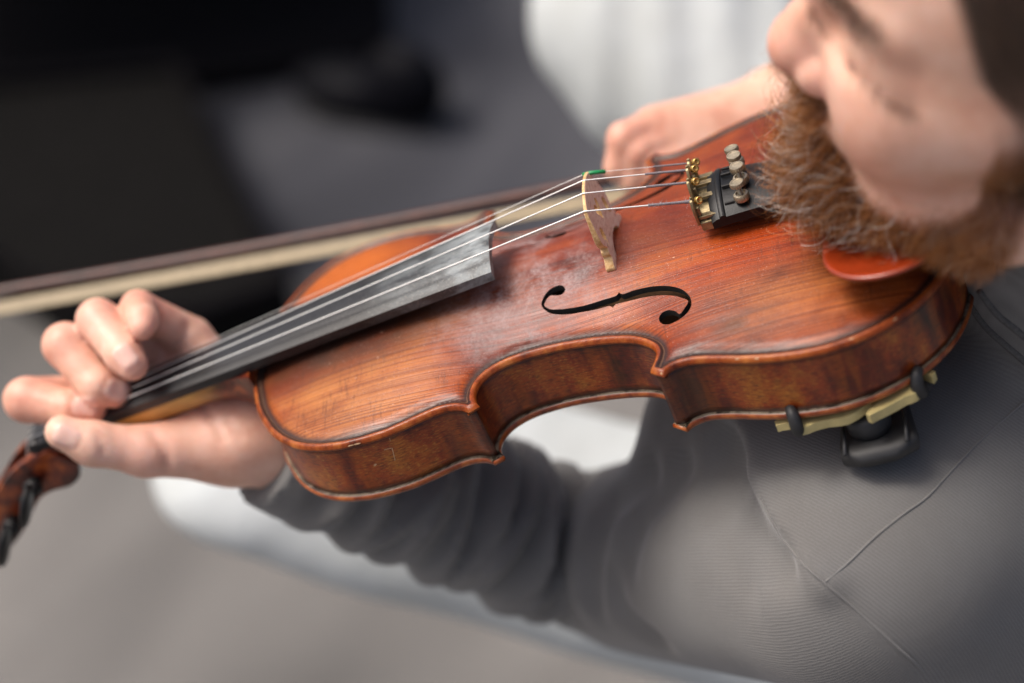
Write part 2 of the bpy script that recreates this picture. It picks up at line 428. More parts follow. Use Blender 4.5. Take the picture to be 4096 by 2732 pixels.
def extrude2d(loops, pts, fn):
    """closed solid from a flat shape; fn(uv, side) -> 3D, side 0 / 1."""
    v, f = cdt(loops, pts); n = len(v); V = np.concatenate([fn(v, 0), fn(v, 1)])
    F = [tuple(q) for q in f] + [(q[0] + n, q[2] + n, q[1] + n) for q in f]
    cnt = {}
    for t in f:
        for i in range(3):
            cnt.setdefault(frozenset((t[i], t[(i + 1) % 3])), []).append((t[i], t[(i + 1) % 3]))
    for es in cnt.values():
        if len(es) == 1:
            a, b = es[0]; F.append((b, a, a + n, b + n))
    return V, F

# ------------------------------------------------------------------ ground and what stands on it
def plane_pt(dx, dy, z):                                       # point of the level z seen along a direction from the camera's place
    d = B @ (k(dx, dy, 1.0)); return CAMW + d * ((z - CAM_H) / d[2])
def mat_pave():
    N = NT("worn_paving"); o = N.tc.outputs['Object']
    r = N.map(o, rot=(0, 0, math.radians(-52)))
    st = N.noise(N.map(r, scale=(.6, 1.9, 1)), 1, 3, .55)
    big = N.noise(o, .9, 3, .5)
    c = N.ramp(N.math('ADD', N.math('MULTIPLY', st, .55), N.math('MULTIPLY', big, .45)), [(.40, (.070, .068, .066)), (.49, (.155, .148, .139)), (.58, (.27, .255, .235))])
    c = N.mix(N.ramp(N.noise(o, 60, 4, .6), [(.35, 0), (.7, .5)]), c, (.12, .11, .10))
    N.bump(N.noise(o, 120, 4, .6), .5, .004)
    return N.set(col=c, rough=.85)
M['pave'] = mat_pave()
gme = bpy.data.meshes.new("pavement"); g = 60
gme.from_pydata([(-g, -g, 0), (g, -g, 0), (g, g, 0), (-g, g, 0)], [], [(0, 1, 2, 3)])
go = link("pavement", gme, M['pave'], smooth=False); go['kind'] = 'structure'; go['label'] = "worn grey stone pavement far below the violin"

def mat_dark_paving():
    N = NT("dark_blue_grey_paving"); o = N.tc.outputs['Object']; r = N.map(o, rot=(0, 0, math.radians(-52)))
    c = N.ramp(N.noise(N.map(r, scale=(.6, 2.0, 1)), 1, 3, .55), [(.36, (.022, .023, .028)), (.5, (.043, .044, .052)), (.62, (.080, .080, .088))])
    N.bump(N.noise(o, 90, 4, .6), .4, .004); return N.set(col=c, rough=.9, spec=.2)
sl = [plane_pt(x, y, .004) for x, y in ((-400, 560), (150, 575), (700, 640), (1350, 700), (2600, 800), (3000, -1500), (-1500, -1500))]  # sheet of darker bluish tone laid just above the pavement
sme = bpy.data.meshes.new("dark_paving"); sme.from_pydata([tuple(q) for q in sl], [], [tuple(range(len(sl)))])
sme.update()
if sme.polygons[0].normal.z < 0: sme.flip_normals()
slo = link("dark_paving", sme, mat_dark_paving(), smooth=False); slo['kind'] = 'structure'; slo['label'] = "darker bluish paving beyond the case"

def prism(name, poly, z0, z1, mat, bevel=.012, label=None, cat=None, parent=None):
    poly = np.array(poly); n = len(poly); c = poly.mean(0)
    V = [(x - c[0], y - c[1], 0) for x, y in poly] + [(x - c[0], y - c[1], z1 - z0) for x, y in poly]
    F = [tuple(range(n))[::-1], tuple(range(n, 2 * n))] + [(i, (i + 1) % n, n + (i + 1) % n, n + i) for i in range(n)]
    me = bpy.data.meshes.new(name); me.from_pydata(V, [], F); me.update()
    bm = bmesh.new(); bm.from_mesh(me); bmesh.ops.recalc_face_normals(bm, faces=bm.faces); bm.to_mesh(me); bm.free()
    o = link(name, me, mat, parent, smooth=False)
    o.location = (c[0], c[1], z0)
    b = o.modifiers.new("bevel", 'BEVEL'); b.width = bevel; b.segments = 3
    return o
def zp(pts, z): return [tuple(plane_pt(x * .871 * 2351 / 4096, y * .871 * 2351 / 4096, z)[:2]) for x, y in pts]
TOPZ = .10
pA = zp([(-700, 950), (-60, 1130), (330, 1400), (900, 1440), (1340, 1290), (1215, 1060), (815, 270), (-700, 420)], TOPZ)
cA = empty("instrument_case", "big charcoal instrument case lying on the pavement behind the bow", "case", Matrix.Translation((*np.mean(pA, 0), 0)))
def child_prism(root, name, poly, z0, z1, mat, bevel):
    o = prism(name, poly, z0, z1, mat, bevel); o.location = Vector(o.location) - root.matrix_world.translation; o.parent = root; return o
child_prism(cA, "shell", pA, .0, TOPZ - .012, M['case'], .02)
ctr = np.mean(pA, 0)
rim = np.array([p for p in pA]); inn = ctr + (rim - ctr) * .955
n = len(pA)
V = [(x - ctr[0], y - ctr[1], z) for z in (TOPZ - .012, TOPZ + .004) for x, y in list(rim) + list(inn)]
F = []
for i in range(n):
    j = (i + 1) % n
    F += [(i, j, j + 2 * n, i + 2 * n), (n + i, n + j, n + j + 2 * n, n + i + 2 * n), (2 * n + i, 2 * n + j, 3 * n + j, 3 * n + i)]
me = bpy.data.meshes.new("lid_rim"); me.from_pydata(V, [], F); me.update(); link("lid_rim", me, M['case2'], cA, smooth=False)
pB = zp([(-700, -900), (1750, -900), (1770, -60), (1785, 112), (800, 262), (-700, 410)], .08)
cB = empty("flat_case", "near black flat case lying beyond the charcoal one at the picture's top", "case", Matrix.Translation((*np.mean(pB, 0), 0)))
child_prism(cB, "shell", pB, 0, .045, M['case2'], .012)
child_prism(cB, "lid", [tuple(np.mean(pB, 0) + (np.array(q) - np.mean(pB, 0)) * 1.01) for q in pB], .364, .42, M['case2'], .015)

# ------------------------------------------------------------------ violin
half = [(0, 0), (-.3, 8), (-.2, 16), (1.5, 24), (5.5, 38), (11, 50), (17.5, 60.7), (25, 69), (34, 75.8), (44, 80.2), (54, 82.6), (62, 83.3), (70, 83.2), (79, 82.4), (88, 80.2), (97, 77.5), (104, 75.8), (110, 75.6), (115.5, 77.3), (120.5, 80.8)]
cbout = [(125.8, 78.5), (124.2, 75), (123.4, 69.9), (124.3, 64.6), (126.8, 59.9), (131.5, 55.9), (139, 52.7), (149, 51.3), (161, 51.4), (172, 52.7), (184, 55), (192.5, 57.4), (200, 60.6), (206, 65), (210, 69.8), (211.2, 74.5), (210.3, 79.5), (208.2, 85.5)]
lower = [(214.4, 90.8), (218, 87.6), (223, 86.2), (229, 86.7), (238, 89.6), (249, 94), (258, 97), (266, 99.2), (274.5, 100.8), (283, 101.7), (291, 101.6), (299, 100.6), (307, 98.6), (316, 95.2), (325, 90), (333, 83.5), (340.5, 75), (347, 63.5), (351.5, 51), (354.3, 36), (355.6, 18), (356, 0)]
U_, C_, L_ = (catmull(q, 1.0) for q in (half, cbout, lower))
hf = np.concatenate([U_, C_, L_])
OUT = np.concatenate([hf[:-1], hf[::-1][:-1] * [1, -1]])
fh = np.array([(168.5, -20.3), (170.4, -21.7), (171.0, -23.6), (170.1, -25.1), (168.1, -25.7), (165.2, -25.0), (163.3, -24.4), (161.2, -25.9), (159.7, -28.2), (160.6, -29.8), (163.3, -31.5), (168.9, -32.9), (175.2, -33.9), (181.6, -34.5), (188.2, -34.6), (195.4, -34.8), (196.9, -33.4), (198.4, -35.1), (204.3, -35.2), (210.5, -35.9), (216.7, -37.5), (222.7, -40.3), (227.4, -44.1), (230.1, -48.4), (231.1, -51.9), (230.7, -55.7), (228.5, -58.4), (225.7, -59.7), (222.2, -60.4), (218.9, -60.2), (216.3, -58.8), (214.6, -56.2), (214.6, -54.0), (216.2, -52.4), (218.6, -52.1), (221.2, -53.2), (223.3, -55.1), (224.8, -57.2), (227.3, -55.2), (229.6, -52.2), (227.5, -49.4), (223.4, -46.1), (217.4, -43.1), (209.9, -40.9), (203.5, -39.9), (194.5, -38.9), (193.0, -40.2), (191.5, -38.6), (184.7, -38.1), (177.7, -37.2), (170.7, -36.1), (165.2, -34.5), (161.7, -32.8), (159.2, -30.1), (158.3, -27.5), (159.8, -24.3), (162.2, -21.8), (165.3, -20.4)])
FB = catmull(fh, 1.2, closed=True); FT = FB * [1, -1]
AG = None
def grid_arch(x, y, H=15.0):
    global AG
    if AG is None:                                             # carve the arching on a 1 mm grid and plane it smooth
        gx, gy = np.meshgrid(np.arange(-2, 360), np.arange(-106, 107), indexing='ij'); q = np.stack([gx.ravel(), gy.ravel()], 1).astype(float)
        d = pdist(q, OUT) * np.where(inside(q, OUT), 1, 0); t = d / (d + np.abs(q[:, 1]) + 1e-6)
        a = H * np.clip(np.sin(np.pi * np.clip(q[:, 0] / 356, 0, 1)), 0, 1) ** .6 * np.sin(np.pi / 2 * t ** 1.05) * sstep(3.5, 24, d)
        a = a.reshape(gx.shape); w = sstep(2.0, 12, d).reshape(gx.shape) * .96
        for _ in range(160):
            m = a.copy(); m[1:-1, 1:-1] = .25 * (a[2:, 1:-1] + a[:-2, 1:-1] + a[1:-1, 2:] + a[1:-1, :-2]); a = a + w * (m - a)
        AG = a
    fx, fy = np.clip(x + 2, 0, 360.9), np.clip(y + 106, 0, 211.9); i, j = fx.astype(int), fy.astype(int); u, v = fx - i, fy - j
    return (AG[i, j] * (1 - u) + AG[i + 1, j] * u) * (1 - v) + (AG[i, j + 1] * (1 - u) + AG[i + 1, j + 1] * u) * v
def arch(p, d, H=15.0):
    x, y = p[:, 0], p[:, 1]
    a = grid_arch(x, y) * sstep(3.0, 9.0, d)
    e = np.interp(d, [0, .35, .8, 1.5, 2.2, 3.0, 3.7, 4.4, 5.2, 6.2, 7.5, 9], [-2.3, -1.1, -.45, -.05, 0, -.28, -.8, -1.2, -1.25, -.95, -.45, 0])
    return a + e
RD = [.35, .8, 1.5, 2.2, 3.0, 3.7, 4.4, 5.2, 6.2, 7.5, 9.0]
nx_ = np.roll(OUT, -1, 0) - np.roll(OUT, 1, 0); nx_ /= np.linalg.norm(nx_, axis=1)[:, None]
INW = np.stack([nx_[:, 1], -nx_[:, 0]], 1)
if not inside((OUT + INW * 2)[20:21], OUT)[0]: INW = -INW
def plate_points(step, holes):
    pts = []
    for d in RD:
        q = OUT + INW * d; q = q[inside(q, OUT)]; q = q[pdist(q, OUT) > d - .06]; pts.append(q[:: 1 if d < 5 else 2])
    gx, gy = np.meshgrid(np.arange(1, 356, step), np.arange(-104, 104, step * .866)); gx[1::2] += step / 2
    q = np.stack([gx.ravel(), gy.ravel()], 1); q = q[inside(q, OUT)]; q = q[pdist(q, OUT) > 10]
    pts.append(q); P = np.concatenate(pts)
    for h in holes:
        P = P[~inside(P, h)]; P = P[pdist(P, h) > .7]
    return P
def build_plate(name, holes, step, mats, parent, flip):
    v, f = cdt([OUT] + holes, plate_points(step, holes)); d = pdist(v, OUT)
    d[pdist(v, OUT) < 1e-3] = 0
    z = arch(v, d); n = len(v)
    th = 3.2; deep = d > 4.0
    Vs = [np.c_[v, z], np.c_[v, z - th]]; Fs = [tuple(q) for q in f]; mi = [0] * len(f)
    fi = f[deep[f].all(1)]
    Fs += [(q[0] + n, q[2] + n, q[1] + n) for q in fi]; mi += [1] * len(fi)
    edge = [d, d]; led = [np.zeros(n), np.zeros(n)]; base = 2 * n
    # rounded underside of the edge, back to the ribs
    prof = [(0, -2.3), (.05, -2.9), (.5, -3.7), (1.3, -4.0), (2.2, -4.05), (6.5, -4.05)]; m = len(OUT)
    for (dd, zz) in prof:
        Vs.append(np.c_[OUT + INW * dd, np.full(m, zz)]); edge.append(np.full(m, min(dd, 1.5))); led.append(np.full(m, 1.0 if dd >= 1.2 else 0))
    for r in range(len(prof) - 1):
        for i in range(m):
            j = (i + 1) % m; Fs.append((base + r * m + i, base + r * m + j, base + (r + 1) * m + j, base + (r + 1) * m + i)); mi.append(0)
    base += len(prof) * m
    for h in holes:
        hd = pdist(h, OUT); hz = arch(h, hd); m2 = len(h)
        Vs += [np.c_[h, hz], np.c_[h, hz - th]]; edge += [np.full(2 * m2, 20.)]; led += [np.zeros(2 * m2)]
        for i in range(m2):
            j = (i + 1) % m2; Fs.append((base + i, base + j, base + m2 + j, base + m2 + i)); mi.append(2)
        base += 2 * m2
    Vv = np.concatenate(Vs)
    if flip: Vv[:, 2] = -38.5 - Vv[:, 2]
    me = bpy.data.meshes.new(name); me.from_pydata((Vv / 1000).tolist(), [], [tuple(int(i) for i in q) for q in Fs]); me.update()
    for nm, a in (("edge", np.concatenate(edge)), ("ledge", np.concatenate(led)), ("run", Vv[:, 0])):
        at = me.attributes.new(nm, 'FLOAT', 'POINT'); at.data.foreach_set('value', a.astype(np.float32))
    o = link(name, me, mats, parent); me.polygons.foreach_set('material_index', np.array(mi, np.int32))
    if flip: me.flip_normals()
    return o
violin = empty("violin", "worn red brown violin with ebony fingerboard tucked under the bearded chin", "violin", vmat((0, 0, 0)))
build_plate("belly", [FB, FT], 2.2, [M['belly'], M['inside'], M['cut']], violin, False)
build_plate("back_plate", [], 5.0, [M['back'], M['inside'], M['cut']], violin, True)

# ribs: six strips that meet inside the corners
QU, QL = np.array([122.3, 76.6]), np.array([210.6, 85.6])
def rib(seg, q0, q1, sgn, name):
    t = np.gradient(seg, axis=0); t /= np.linalg.norm(t, axis=1)[:, None]; nn = np.stack([t[:, 1], -t[:, 0]], 1)
    p = seg + nn * 3.0
    keep = pdist(p, OUT) > 2.6; p = p[keep]
    if q0 is not None: p = p[np.linalg.norm(p - q0, axis=1) > 2.5]; p = np.concatenate([[q0], p])
    if q1 is not None: p = p[np.linalg.norm(p - q1, axis=1) > 2.5]; p = np.concatenate([p, [q1]])
    p = catmull(p[np.r_[0, 1:len(p) - 1:3, len(p) - 1]], 1.2) * [1, sgn]
    run = np.r_[0, np.cumsum(np.linalg.norm(np.diff(p, axis=0), axis=1))]
    zs = np.linspace(-3.6, -35.0, 9); m = len(p)
    V = np.concatenate([np.c_[p, np.full(m, z)] for z in zs]); F = []
    for r in range(len(zs) - 1):
        for i in range(m - 1): F.append((r * m + i, r * m + i + 1, (r + 1) * m + i + 1, (r + 1) * m + i))
    off = {('U', 1): 0, ('U', -1): 300, ('C', 1): 600, ('C', -1): 880, ('L', 1): 1200, ('L', -1): 1520}[(name, sgn)]
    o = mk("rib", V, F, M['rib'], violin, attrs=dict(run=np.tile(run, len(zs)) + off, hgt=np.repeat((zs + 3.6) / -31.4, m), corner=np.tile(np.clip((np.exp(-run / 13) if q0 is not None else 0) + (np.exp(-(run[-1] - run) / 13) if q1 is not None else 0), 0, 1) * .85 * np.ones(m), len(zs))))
    s = o.modifiers.new("solid", 'SOLIDIFY'); s.thickness = .0012; s.offset = 0
    return o
for s in (-1, 1):
    rib(U_, None, QU, s, 'U'); rib(C_, QU, QL, s, 'C'); rib(L_, QL, None, s, 'L')

# fingerboard, nut, neck, pegbox
ZN = -2.6                                                      # string height at the nut
def fbz(x): return -3.6 + (x + 130) / 270 * 39.2               # crown of the fingerboard
def fbw(x): return 12 + (x + 130) / 270 * 9.3
secs = []
for x in np.linspace(-129, 140.5, 40):
    w, zc = fbw(x), fbz(x); y = np.linspace(-w, w, 17); top = zc - (42 - np.sqrt(42 ** 2 - y ** 2)); bot = top[0] - 5.2
    cav = 6.5 * sstep(-5, 25, x)
    yb = np.linspace(w - .4, -w + .4, 13); zb = bot + cav * np.clip(1 - (yb / (w - 1.6)) ** 2, 0, 1) ** .7
    secs.append(np.stack([np.full(30, x), np.r_[y, yb], np.r_[top, zb]], 1))
v, f = loft(secs); mk("fingerboard", v, f, M['ebony'], violin, autos=.7, bevel=0)
y = np.linspace(-12.2, 12.2, 11); zt = -2.9 - (42 - np.sqrt(42 ** 2 - y ** 2))
v, f = loft([np.stack([np.full(22, x), np.r_[y, y[::-1]], np.r_[zt + dz, np.full(11, -11.)]], 1) for x, dz in ((-134.5, -1), (-133, 0), (-129.2, .1))])
mk("nut", v, f, M['ebony'], violin, bevel=.3)
secs = []
for x in np.r_[np.linspace(-133, -30, 22), np.linspace(-27, 1.5, 14)]:
    w = fbw(x) - .6; zt = fbz(x) - (42 - math.sqrt(42 ** 2 - fbw(x) ** 2)) - 5.3
    hz = np.clip((x + 34) / 34, 0, 1); dep = 12.6 + 3 * (x + 133) / 133 + (zt + 37.5 - 15) * hz ** 2.6
    ww = w * (1 + .28 * np.clip((x + 14) / 14, 0, 1) ** 2)
    th = np.linspace(0, np.pi, 19); pw = .85
    yy = ww * np.sign(np.cos(th)) * np.abs(np.cos(th)) ** pw; zz = zt - dep * np.sin(th) ** .9
    yy *= 1 - .25 * hz * np.clip((zt - zz) / 40, 0, 1)
    secs.append(np.stack([np.full(19, x), yy, zz], 1))
v, f = loft(secs); mk("neck", v, f, M['neck'], violin, autos=1.0)
topc = catmull([(-126, -11), (-140, -14), (-155, -21), (-172, -34), (-197, -54)], 4)
botc = catmull([(-199, -82), (-182, -70), (-168, -60), (-154, -47), (-145, -40), (-136, -37.6), (-125, -37), (-117, -32), (-114, -25)], 3)
prof = np.concatenate([topc, botc])
def cheek(y0, y1):
    return extrude2d([prof], np.zeros((0, 2)), lambda uv, s: np.stack([uv[:, 0], np.full(len(uv), (y0, y1)[s]) * (1 - .25 * np.clip((-130 - uv[:, 0]) / 76, 0, 1)), uv[:, 1]], 1))
floor = np.concatenate([catmull([(-126, -17), (-142, -26), (-158, -40), (-174, -54), (-198, -76)], 5), botc])
pb = join(cheek(-12.5, -7.6), cheek(7.6, 12.5), extrude2d([floor], np.zeros((0, 2)), lambda uv, s: np.stack([uv[:, 0], np.full(len(uv), (-8., 8.)[s]) * (1 - .25 * np.clip((-130 - uv[:, 0]) / 76, 0, 1)), uv[:, 1]], 1)))
pbo = mk("pegbox", *pb, M['neck'], violin, bevel=.8, autos=.7)
th = np.linspace(0, 2 * math.pi * 2.2, 90); rr = 20 * np.exp(-th * .14)
sp = np.stack([-216 + rr * np.cos(th + 1.0), np.zeros(90), -80 + rr * np.sin(th + 1.0)], 1)
parts = []
for i, side in enumerate((-1, 1)):
    q = sp.copy(); q[:, 1] = side * (5 + np.linspace(0, 10, 90)); parts.append(tube(q, np.linspace(6, 3, 90), 8))
parts.append(tube(np.stack([-216 + np.zeros(2), np.array([-17, 17.]), np.full(2, -80.)], 1), 5, 14))
mk("scroll", *join(*parts), M['neck'], violin)
for (x, z, sg) in ((-142, -28, -1), (-168, -50, -1), (-155, -38, 1), (-180, -61, 1)):
    L = lathe([(3.0, -13 * 1.0), (3.9, 16), (5.0, 16.4), (5.6, 18), (4.6, 19.6), (4.0, 21), (3.6, 23)], (x, 0, z), (0, sg, 0), 16)
    th = np.linspace(0, np.pi, 13); hv = []
    secs = []
    for a in np.linspace(-1, 1, 13):                           # flattened thumb piece
        c = math.sqrt(max(0, 1 - a * a)); ph = np.linspace(0, 2 * np.pi, 16, endpoint=False)
        secs.append(np.stack([x + .5 * a * 13 + 3.6 * c * np.cos(ph) * .9, sg * (32.5 + 10 * c * np.sin(ph) - 1.5 * a * a), z + a * 12 + 0 * ph], 1))
    mk("peg", *join(L, loft(secs)), M['blackp'], violin)

# bridge
bh = [(0, 6.6), (5, 6.0), (8.5, 4.4), (10.3, 2.4), (10.6, 0), (21.2, 0), (21.3, 1.6), (20.2, 3.2), (18.2, 4.6), (17.4, 6.0), (18.3, 7.4), (18.0, 9.0), (16.6, 10.2), (17.0, 11.6), (18.6, 12.6), (20.0, 14.8), (20.6, 17.5), (20.2, 21), (19.3, 26), (18.3, 31.2), (17.4, 32.8), (12, 34.7), (6, 35.9), (0, 36.3)]
bo = np.array(bh + [(-a, b) for a, b in bh[::-1][1:-1]])
def oval(cx, cy, a, b, n=16, rot=0):
    t = np.arange(n) * 2 * np.pi / n; x, y = a * np.cos(t), b * np.sin(t)
    return np.stack([cx + x * math.cos(rot) - y * math.sin(rot), cy + x * math.sin(rot) + y * math.cos(rot)], 1)
heart = np.array([(0, 16), (2.2, 19.5), (4.6, 22.5), (4.8, 25.2), (3.2, 26.6), (1.2, 25.4), (0, 22.2), (-1.2, 25.4), (-3.2, 26.6), (-4.8, 25.2), (-4.6, 22.5), (-2.2, 19.5)])
slot = lambda s: np.array([(s * 12.2, 12.0), (s * 14.6, 13.6), (s * 15.2, 17), (s * 13.6, 19.6), (s * 11.2, 19.2), (s * 10.0, 16.5), (s * 10.4, 13.4), (s * 11.6, 11.2), (s * 13.6, 9.4), (s * 14.0, 9.9)])[::s]
gx, gy = np.meshgrid(np.arange(-20, 21, 1.6), np.arange(1, 36, 1.6)); q = np.stack([gx.ravel(), gy.ravel()], 1); q = q[inside(q, bo)]
for h in (heart, slot(1), slot(-1)): q = q[~inside(q, h)]; q = q[pdist(q, h) > .6]
q = q[pdist(q, bo) > .6]
BX = 193.6
def bfn(uv, s):
    y, z = uv[:, 0], uv[:, 1]; th = np.interp(z, [0, 8, 36], [4.6, 4.0, 1.5])
    sk = (.07 * (y + 20) + 1.5) * (1 - z / 36)
    zz = z + 12.0 + np.where(z < 4, (15 - 12.0) * 0 - .0 * y, 0) - np.clip(4 - z, 0, 4) * .0
    return np.stack([BX + sk + (th * .42 if s else -th * .58) - .02 * z, y, zz], 1)
v, f = extrude2d([bo, heart, slot(1), slot(-1)], q, bfn)
mk("bridge", v, f, M['bridge'], violin, bevel=.35, autos=.7)

# strings, their silk ends, tuners
BT = {'G': (-17.0, 45.4), 'D': (-5.8, 48.0), 'A': (5.7, 47.7), 'E': (17.0, 44.2)}
NUTY = {'G': -8.2, 'D': -2.7, 'A': 2.7, 'E': 8.2}
HOOK = {'G': (240.6, -15.5, 34.3), 'D': (241.0, -5.2, 38.0), 'A': (240.5, 5.2, 38.2), 'E': (240.6, 15.5, 35.0)}
RAD = {'G': .40, 'D': .35, 'A': .31, 'E': .14}
for s in 'GDAE':
    y, z = BT[s]; hx = np.array(HOOK[s])
    b = np.array([BX - .9, y, z + RAD[s]]); nn = np.array([-131, NUTY[s], ZN])
    sil = b + (hx - b) * (.60 if s != 'E' else .66)
    path = [(-152, NUTY[s] * .8, -34), (-134, NUTY[s], ZN - .8), nn] + [nn + (b - nn) * t for t in (.25, .5, .75, .96)] + [b, b + (hx - b) * .04] + [b + (hx - b) * t for t in (.3, .6)] + [hx]
    so = mk("string", *tube(path, RAD[s], 8), M['steel'], violin)
    # silk whipping, slightly uneven
    m = 60; t = np.linspace(0, 1, m)[:, None]; rr = RAD[s] + .30 + .10 * np.sin(np.arange(m) * 2.1) + rng.uniform(-.05, .05, m)
    rr[-9:] += .22 if s == 'G' else 0
    mk("silk_winding", *tube(sil + (hx - sil) * t, rr, 8), M['silk'], so)
    if s == 'E':
        p0 = b - (b - nn) * .006
        mk("string_sleeve", *tube([p0, b + (hx - b) * .05, b + (hx - b) * .19], [1.0, 1.05, 1.0], 10), M['green'], so)

# tailpiece
secs = []
for x in np.linspace(247.2, 352, 40):
    t = (x - 247.2) / 105; w = 20.2 - 9.5 * t ** 1.1; zc = 29.6 + 1.0 * math.sin(t * 3) - 15 * t ** 1.5; ed = 6.0 - 2.2 * t
    y = np.linspace(-w, w, 21); top = zc - ed * (np.abs(y) / w) ** 2.1
    sh = 1.2 * max(0, 1 - (x - 247.2) / 2.2) ** 2
    top = top - sh; bot = top[0] - 4.6 + sh
    yb = np.linspace(w, -w, 21); secs.append(np.stack([np.full(42, x), np.r_[y, yb], np.r_[top, bot + 3.2 * np.clip(1 - (yb / w) ** 2, 0, 1)]], 1))
tp = mk("tailpiece", *loft(secs), M['blackp'], violin, autos=.7)
secs = []
for x, dz in ((251.0, -.4), (251.4, .9), (252.2, 1.3), (253.2, 1.3), (254.0, .9), (254.5, -.4)):
    t = (x - 247.2) / 105; w = 20.3 - 9.5 * t ** 1.1; zc = 29.6 + 1.0 * math.sin(t * 3) - 15 * t ** 1.5; y = np.linspace(-w, w, 21)
    top = zc - 6.0 * (np.abs(y) / w) ** 2.1 + dz
    secs.append(np.stack([np.full(42, x), np.r_[y, y[::-1]], np.r_[top, top[::-1] - dz - 1.6 + 0 * y]], 1))
mk("ridge", *loft(secs), M['blackp'], tp, autos=.7)
# brass base behind the front edge
secs = []
for x in (241.6, 243.5, 247.6):
    y = np.linspace(-17.8, 17.8, 15); zt = 26.4 - 4.2 * (np.abs(y) / 18) ** 2.1
    secs.append(np.stack([np.full(30, x), np.r_[y, y[::-1]], np.r_[zt, zt[::-1] - 4.5]], 1))
mk("tuner_base", *loft(secs), M['brass'], tp, bevel=.25, autos=.7)
KN = {'G': (263.4, -14.0, 27.6), 'D': (264.4, -4.7, 30.6), 'A': (263.4, 4.7, 30.8), 'E': (262.8, 14.0, 28.2)}
TILT = {'G': .05, 'D': .0, 'A': -.03, 'E': .12}
for s in 'GDAE':
    hx = HOOK[s]; y0 = hx[1]; zb = 22.2 - abs(y0) * .06
    pl = np.array([(-4.3, zb), (4.3, zb), (4.5, hx[2] - 5.5), (3.6, hx[2] - 1.0), (2.2, hx[2] + 1.2), (0.9, hx[2] + 1.6), (.7, hx[2] - .4), (-.7, hx[2] - .4), (-.9, hx[2] + 1.6), (-2.2, hx[2] + 1.2), (-3.6, hx[2] - 1.0), (-4.5, hx[2] - 5.5)])
    v, f = extrude2d([pl], np.zeros((0, 2)), lambda uv, sd_: np.stack([np.full(len(uv), 240.2 + 1.5 * sd_), y0 * (1 - .10 * (hx[2] - uv[:, 1]) / 10) + uv[:, 0], uv[:, 1]], 1))
    v2 = box((241.6, y0 - 1.6, hx[2] - 10.5), (250, y0 + 1.6, hx[2] - 8.8)); v3 = box((241.6, y0 - .8, hx[2] - 8.8), (243.4, y0 + .8, hx[2] - 4.0))
    lv = mk("tuner_lever", *join((v, f), v2, v3), M['brass'], tp, bevel=.3, autos=.7)
    # ball end: short gold spool lying across the hook
    sp = lathe([(.75, -1.3), (1.0, -1.6), (1.7, -1.6), (1.9, -1.1), (1.35, -.4), (1.35, .4), (1.9, 1.1), (1.7, 1.6), (1.0, 1.6), (.75, 1.3)], (244.2, y0 - .3, hx[2] - .2), (.5, -.75, .4), 22)
    mk("ball_end", *sp, M['gold'], lv)
    ax = np.array([TILT[s] * -.6, TILT[s], 1.0]); c = np.array(KN[s]); yk = c[1]
    nut = lathe([(2.6, -.8), (3.5, -.6), (3.8, 0, 1), (3.8, 2.0, 1), (3.4, 2.6), (2.4, 2.9), (2.2, 2.2)], c, ax, 44, knurl=-.28)
    mk("lock_nut", *nut, M['nickel'], tp, autos=.5)
    stem = [(1.15 + .22 * (i % 2), 2.0 + i * .35) for i in range(14)]
    st_ = lathe(stem, c, ax, 12)
    kn = lathe([(1.6, 6.2), (2.2, 6.5), (3.1, 6.9), (3.5, 7.2, 1), (3.5, 8.7, 1), (3.2, 9.15), (2.7, 9.15), (2.5, 8.9), (.2, 8.8)], c, ax, 44, knurl=-.26)
    mk("tuner_screw", *join(st_, kn), M['nickel'], tp, autos=.5)
    mk("tuner_slot", *box((254.8, yk - .55, c[2] - 1.2), (259.4, yk + .55, c[2] + .35 - .12 * abs(yk) * .3)), M['cut'], tp, smooth=False)
# tail gut, end button
mk("tail_gut", *tube([(346, -5, 15), (354, -4, 5), (359, -3, -12), (359, 3, -12), (354, 4, 5), (346, 5, 15)], 1.2, 8), M['blackp'], violin)
mk("end_button", *lathe([(4, -2), (5.5, 0), (6.5, 3), (6.8, 7), (5.5, 10), (3, 11)], (355, 0, -18), (1, 0, 0), 18), M['blackp'], violin)
# chinrest: a dished cup over the bass edge, on two clamp posts
cc = np.array([322, -59.]); secs = []
def cr(a): 
    return np.interp(a % (2 * np.pi), np.linspace(0, 2 * np.pi, 9), [32, 34, 34, 33, 24.5, 37, 37.5, 36, 32])
th = np.linspace(0, 2 * np.pi, 64, endpoint=False); crr = np.array([cr(a) for a in th]); crr = np.convolve(np.r_[crr[-4:], crr, crr[:4]], np.ones(9) / 9, 'valid')
for q, z in ((.05, 20.6), (.3, 20.5), (.55, 20.9), (.75, 22.0), (.9, 23.6), (.96, 24.2), (1.0, 23.9), (1.01, 23.0), (.97, 21.2), (.8, 18.2), (.5, 15.8), (.05, 15.4)):
    secs.append(np.stack([cc[0] + np.cos(th) * crr * q * .93, cc[1] + np.sin(th) * crr * q * .95, np.full(64, z) - .02 * np.sin(th) * crr * q], 1))
co = mk("chinrest", *loft(secs), M['chin'], violin)
for yy in (-8, -24):
    mk("clamp_post", *tube([(348, yy - 8, 17), (358.5, yy, 6), (358.5, yy, -42)], 2.6, 12), M['nickel'], co)
